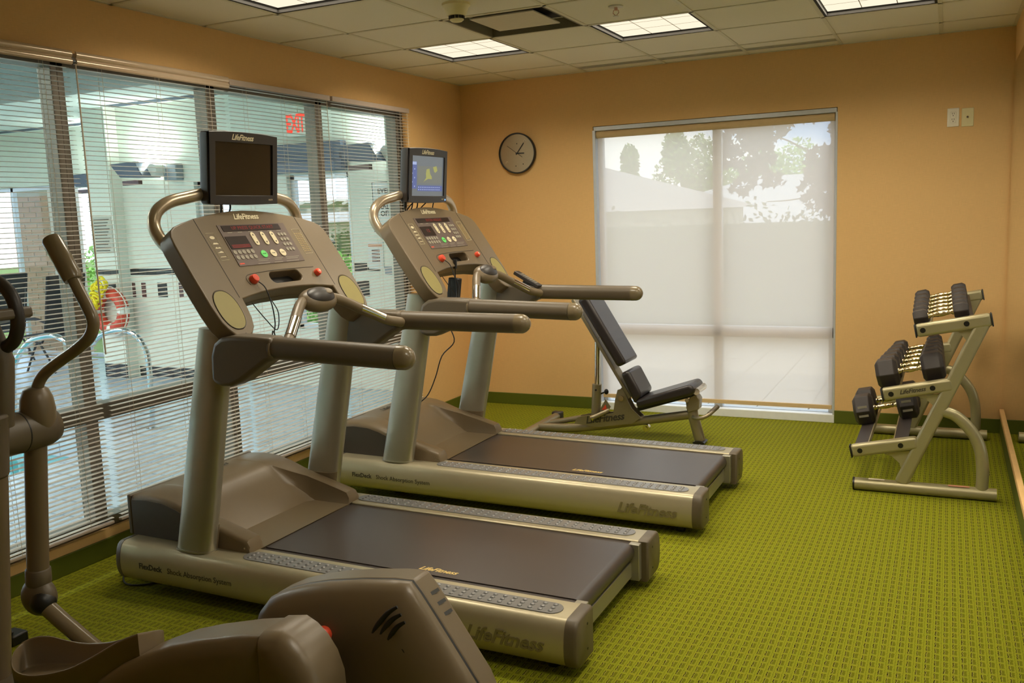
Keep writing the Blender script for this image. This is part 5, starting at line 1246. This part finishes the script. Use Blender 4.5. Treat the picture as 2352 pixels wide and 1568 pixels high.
# fill lamps added over the water, out of view, to brighten the pool room
for i, (x, y) in enumerate(((-5.6, -3.4), (-2.9, -3.4), (-5.6, -6.2), (-2.9, -6.2))):
    t = thing('pool_fill_lamp', 'added square fill lamp over the pool, '+('deep end by the far wall', 'near the glass and handrails', 'deep end behind the camera', 'near the glass behind the camera')[i], 'ceiling light', (x, y, PH-0.05), 'added fill lamps over the pool')
    m = MB(); m.box(x-0.32, x+0.32, y-0.32, y+0.32, PH-0.06, PH-0.03); part('housing', m, WHITE, t)
    m = MB(); m.box(x-0.29, x+0.29, y-0.29, y+0.29, PH-0.068, PH-0.0605); part('diffuser', m, POOLFILL, t)

# ================================================================== outdoors
b = MB(); b.box(-40, 40, 0.40, 60, -0.25, -0.14); b.box(-40, PX0-0.15, -30, 0.40, -0.25, -0.14)
struct('ground', b, GRASS)
b = MB(); b.box(-0.6, 5.0, 0.15, 4.9, -0.14, -0.085); patio = struct('patio', b, MORTAR)
pv_me = MB().box(-0.195, 0.195, -0.195, 0.195, 0, 0.03).mesh('paver', PAVER, 0)
for i in range(13):
    for j in range(11):
        o = link('paver', pv_me, patio); o.location = (-0.35+0.4*i, 0.42+0.4*j, -0.085+random.uniform(-0.002, 0.002)); o.rotation_euler = (0, 0, random.choice((0, PI/2)))
def leaves(m, c, rx, ry, rz, n, s, shell=0.35):
    for _ in range(n):
        while True:
            p = Vector((random.uniform(-1, 1), random.uniform(-1, 1), random.uniform(-1, 1)))
            if shell < p.length < 1: break
        p = Vector((c[0]+p.x*rx, c[1]+p.y*ry, c[2]+p.z*rz))
        u = Vector((random.gauss(0, 1), random.gauss(0, 1), random.gauss(0, 1))).normalized(); v = u.orthogonal().normalized()*0.6
        k = s*random.uniform(0.6, 1.3)
        m.add([p-u*k, p+v*k, p+u*k, p-v*k], [(0, 1, 2, 3)])
def maple_leaf(m, p, k):
    n = Vector((random.gauss(0, 0.4), -1+random.gauss(0, 0.4), random.gauss(0, 0.4))).normalized(); u = n.orthogonal().normalized(); v = n.cross(u)
    a = random.uniform(0, 6.28); u, v = u*math.cos(a)+v*math.sin(a), v*math.cos(a)-u*math.sin(a)
    pts = []
    for i in range(10):
        r = (1.0 if i % 2 == 0 else 0.5)*k; q = 2*PI*i/10
        pts.append(p+u*(r*math.cos(q))+v*(r*math.sin(q)))
    m.add(pts, [tuple(range(10))])
def tree(nm, label, x, y, z0, h, blobs, n, s, mt, group=None, cat='tree', trunk=True):
    t = thing(nm, label, cat, (x, y, z0), group)
    if trunk:
        m = MB(); m.tube([(x, y, z0), (x+0.05*h, y, z0+0.4*h), (x, y, z0+0.75*h)], 0.035*h, 8, 3, radii=[1, 0.7, 0.4]); part('trunk', m, BARK, t)
    m = MB()
    for (dx, dy, dz, r, rz) in blobs: leaves(m, (x+dx, y+dy, z0+dz), r, r, rz, int(n*r*r*rz*0+n/len(blobs)), s)
    tag(part('foliage', m, mt, t, smooth=0), kind='stuff')
    return t
# hedge behind the patio
t = thing('hedge', 'long clipped hedge behind the patio seen through the roller shade', 'hedge', (1.5, 5.2, -0.14))
m = MB(); m.box(-5, 9, 5.0, 5.6, -0.14, 1.34); part('hedge_core', m, HEDGE, t)
m = MB()
for i in range(60):
    x = -5+14*i/59; leaves(m, (x, 5.2, 0.62), 0.28, 0.45, 0.90+0.05*math.sin(i*1.7)+random.uniform(-0.04, 0.06)+(0.10 if 1.4 < x < 3.4 else 0), 260, 0.04, 0.6)
tag(part('foliage', m, HEDGE, t, smooth=0), kind='stuff')
# maroon maple near the window
t = thing('maple_tree', 'maroon leaved maple branch hanging outside the back window', 'tree', (3.6, 4.2, -0.14))
m = MB(); m.tube([(3.6, 4.2, -0.14), (3.5, 4.2, 1.2), (3.3, 4.2, 2.2), (2.9, 4.2, 3.0)], 0.09, 10, 3, radii=[1, 0.8, 0.6, 0.4]); part('trunk', m, BARK, t)
for br in ([(3.3, 4.2, 2.2), (2.8, 4.1, 2.3), (2.3, 4.1, 2.12), (1.9, 4.0, 2.3), (1.5, 4.0, 2.35)], [(3.4, 4.2, 1.9), (2.9, 4.1, 1.95), (2.5, 4.1, 1.75), (2.1, 4.0, 1.62), (1.75, 4.0, 1.60)], [(2.9, 4.2, 3.0), (2.4, 4.1, 2.8), (1.9, 4.0, 2.62), (1.5, 4.0, 2.5)]):
    m = MB(); m.tube(br, 0.018, 8, 4, radii=[1.2]+[0.8, 0.6, 0.45, 0.3][:len(br)-1]); part('branch', m, BARK, t)
m = MB()
def cluster(cx_, cz_, rx, rz, n, k=0.062):
    for _ in range(n):
        a = random.uniform(0, 6.28); r = math.sqrt(random.random())
        maple_leaf(m, Vector((cx_+rx*r*math.cos(a), 4.05+random.uniform(-0.25, 0.25), cz_+rz*r*math.sin(a))), k*random.uniform(0.7, 1.25))
for a in ((1.50, 2.42, 0.24, 0.22, 90), (1.72, 2.50, 0.30, 0.24, 150), (1.30, 2.18, 0.14, 0.18, 40), (1.62, 2.12, 0.20, 0.22, 90), (1.90, 2.62, 0.35, 0.14, 90), (2.18, 2.56, 0.22, 0.10, 40), (1.48, 1.80, 0.14, 0.12, 26), (1.80, 1.83, 0.10, 0.10, 16),
          (2.36, 1.98, 0.20, 0.20, 90), (2.30, 1.72, 0.16, 0.22, 70), (2.48, 1.55, 0.14, 0.14, 40), (2.65, 1.9, 0.3, 0.4, 90), (2.9, 2.4, 0.5, 0.5, 160)):
    cluster(*a[:4], int(a[4]*0.95))
tag(part('foliage', m, LEAFP, t, smooth=0), kind='stuff')
# far trees
tree('leafy_tree', 'small round green tree beyond the left house roof', -7.1, 26, -1, 5, [(0, 0, 3.2, 0.55, 1.1), (0.1, 0, 4.3, 0.35, 0.7), (0.3, 0, 2.9, 0.6, 0.8)], 2400, 0.075, LEAFG, 'trees beyond the house roofs')
tree('leafy_tree', 'large green tree rising behind the middle of the house roofs', -5.2, 26, -1, 6, [(0, 0, 3.2, 1.0, 1.5), (-0.1, 0, 4.5, 0.5, 0.9), (0.8, 0, 3.9, 0.7, 1.3), (1.2, 0, 3.0, 0.9, 1.2)], 5200, 0.08, LEAFG, 'trees beyond the house roofs')
tree('leafy_tree', 'broad green tree behind the roofs right of the window mullion', -2.4, 27, -1, 6, [(0, 0, 3.2, 1.2, 1.4), (1.2, 0, 3.4, 1.0, 1.5), (-0.8, 0, 3.0, 0.9, 1.2)], 4600, 0.08, LEAFB, 'trees beyond the house roofs')
tree('leafy_tree', 'green tree beyond the roofs under the maple leaves', 0.4, 26, -1, 6, [(0, 0, 3.0, 1.2, 1.4), (-1.0, 0, 2.8, 0.8, 1.3), (0.6, 0, 3.6, 0.8, 1.3)], 4200, 0.08, LEAFB, 'trees beyond the house roofs')
# houses
def house(label, name, wall, roof, roofm):
    (x0, x1, y0, y1, z0, z1) = wall
    t = thing(name, label, 'house', ((x0+x1)/2, (y0+y1)/2, z0))
    m = MB(); m.box(x0, x1, y0, y1, z0, z1); wl = part('wall', m, STUCCO, t)
    for k in range(3):
        xx = x0+(x1-x0)*(k+0.6)/3.4
        m = MB(); m.box(xx-0.5, xx+0.5, y0-0.03, y0+0.02, z1-1.5, z1-0.5); part('window', m, SCREEN, wl)
    e = 0.4; zr = roof; cy = (y0+y1)/2; hip = (y1-y0)/2*1.25
    P_ = [(x0-e, y0-e, z1), (x1+e, y0-e, z1), (x1+e, y1+e, z1), (x0-e, y1+e, z1), (x0+hip, cy, zr), (x1-hip, cy, zr)]
    m = MB(); m.add(P_, [(0, 1, 5, 4), (1, 2, 5), (2, 3, 4, 5), (3, 0, 4), (0, 3, 2, 1)]); part('roof', m, roofm, t, smooth=0)
    return t
house('low house with grey shingle hip roof, left half of the back window', 'house', (-13.5, -1.6, 14.2, 19.5, -2.0, 1.55), 2.78, ROOF)
house('low house with pale roof behind the grey roofed one', 'house', (-6.5, 6.0, 20.5, 27.5, -2.0, 1.0), 2.52, ROOFW)
# shrubs and brick pier outside the pool room
for i, (x, y, h, lab) in enumerate(((-2.6, 2.6, 1.35, 'bright green shrub outside the pool room window, left part'), (-4.2, 3.6, 1.5, 'bright green shrub outside behind the near treadmill monitor'), (-8.4, 3.6, 1.5, 'green shrub outside the patio windows'))):
    tree('garden_shrub', lab, x, y, -0.14, 1.2, [(0, 0, h*0.5, 0.7, h*0.5), (0.7, 0.2, h*0.45, 0.6, h*0.48), (-0.7, 0.1, h*0.46, 0.6, h*0.5)], 1500, 0.05, LEAFB, 'shrubs outside the pool room', 'shrub', False)
t = thing('garden_pergola', 'slatted pergola roof outside the pool room window', 'pergola', (-5.2, 6.0, -0.14))
for i in range(8):
    m = MB(); m.obox((-6.9+0.3*i, 6.0, 1.86), (1, 0, 0.35), Yv, (-0.35, 0, 1), 0.10, 0.9, 0.02); part('slat', m, MORTAR, t)
for x in (-7.0, -4.6):
    m = MB(); m.box(x-0.05, x+0.05, 5.95, 6.05, -0.14, 1.85); part('post', m, MORTAR, t)
m = MB(); m.box(-7.1, -4.5, 5.95, 6.05, 1.72, 1.80); part('beam', m, MORTAR, t)
bk = thing('brick_pier', 'pale orange brick pier outside the pool room patio windows', 'brick pier', (-7.42, 1.9, -0.14))
core = MB(); core.box(-7.78, -7.06, 1.62, 2.1, -0.14, 2.6); part('mortar_core', core, MORTAR, bk)
bm_ = MB().box(-0.108, 0.108, -0.006, 0.02, -0.029, 0.029).mesh('brick', BRICK, 0)
bh_ = MB().box(-0.05, 0.05, -0.006, 0.02, -0.029, 0.029).mesh('brick', BRICK, 0)
for r in range(30):
    z = -0.08+0.072*r
    if r % 2 == 0:
        for k in range(3): o = link('brick', bm_, bk); o.location = (-0.24+0.24*k, 1.615-1.9, z+0.14)
    else:
        for k, xx in enumerate((-0.30, -0.12, 0.12, 0.30)):
            o = link('brick', bh_ if k in (0, 3) else bm_, bk); o.location = (xx, 1.615-1.9, z+0.14)

for o in bpy.data.objects:
    if '_off' in o: del o['_off']
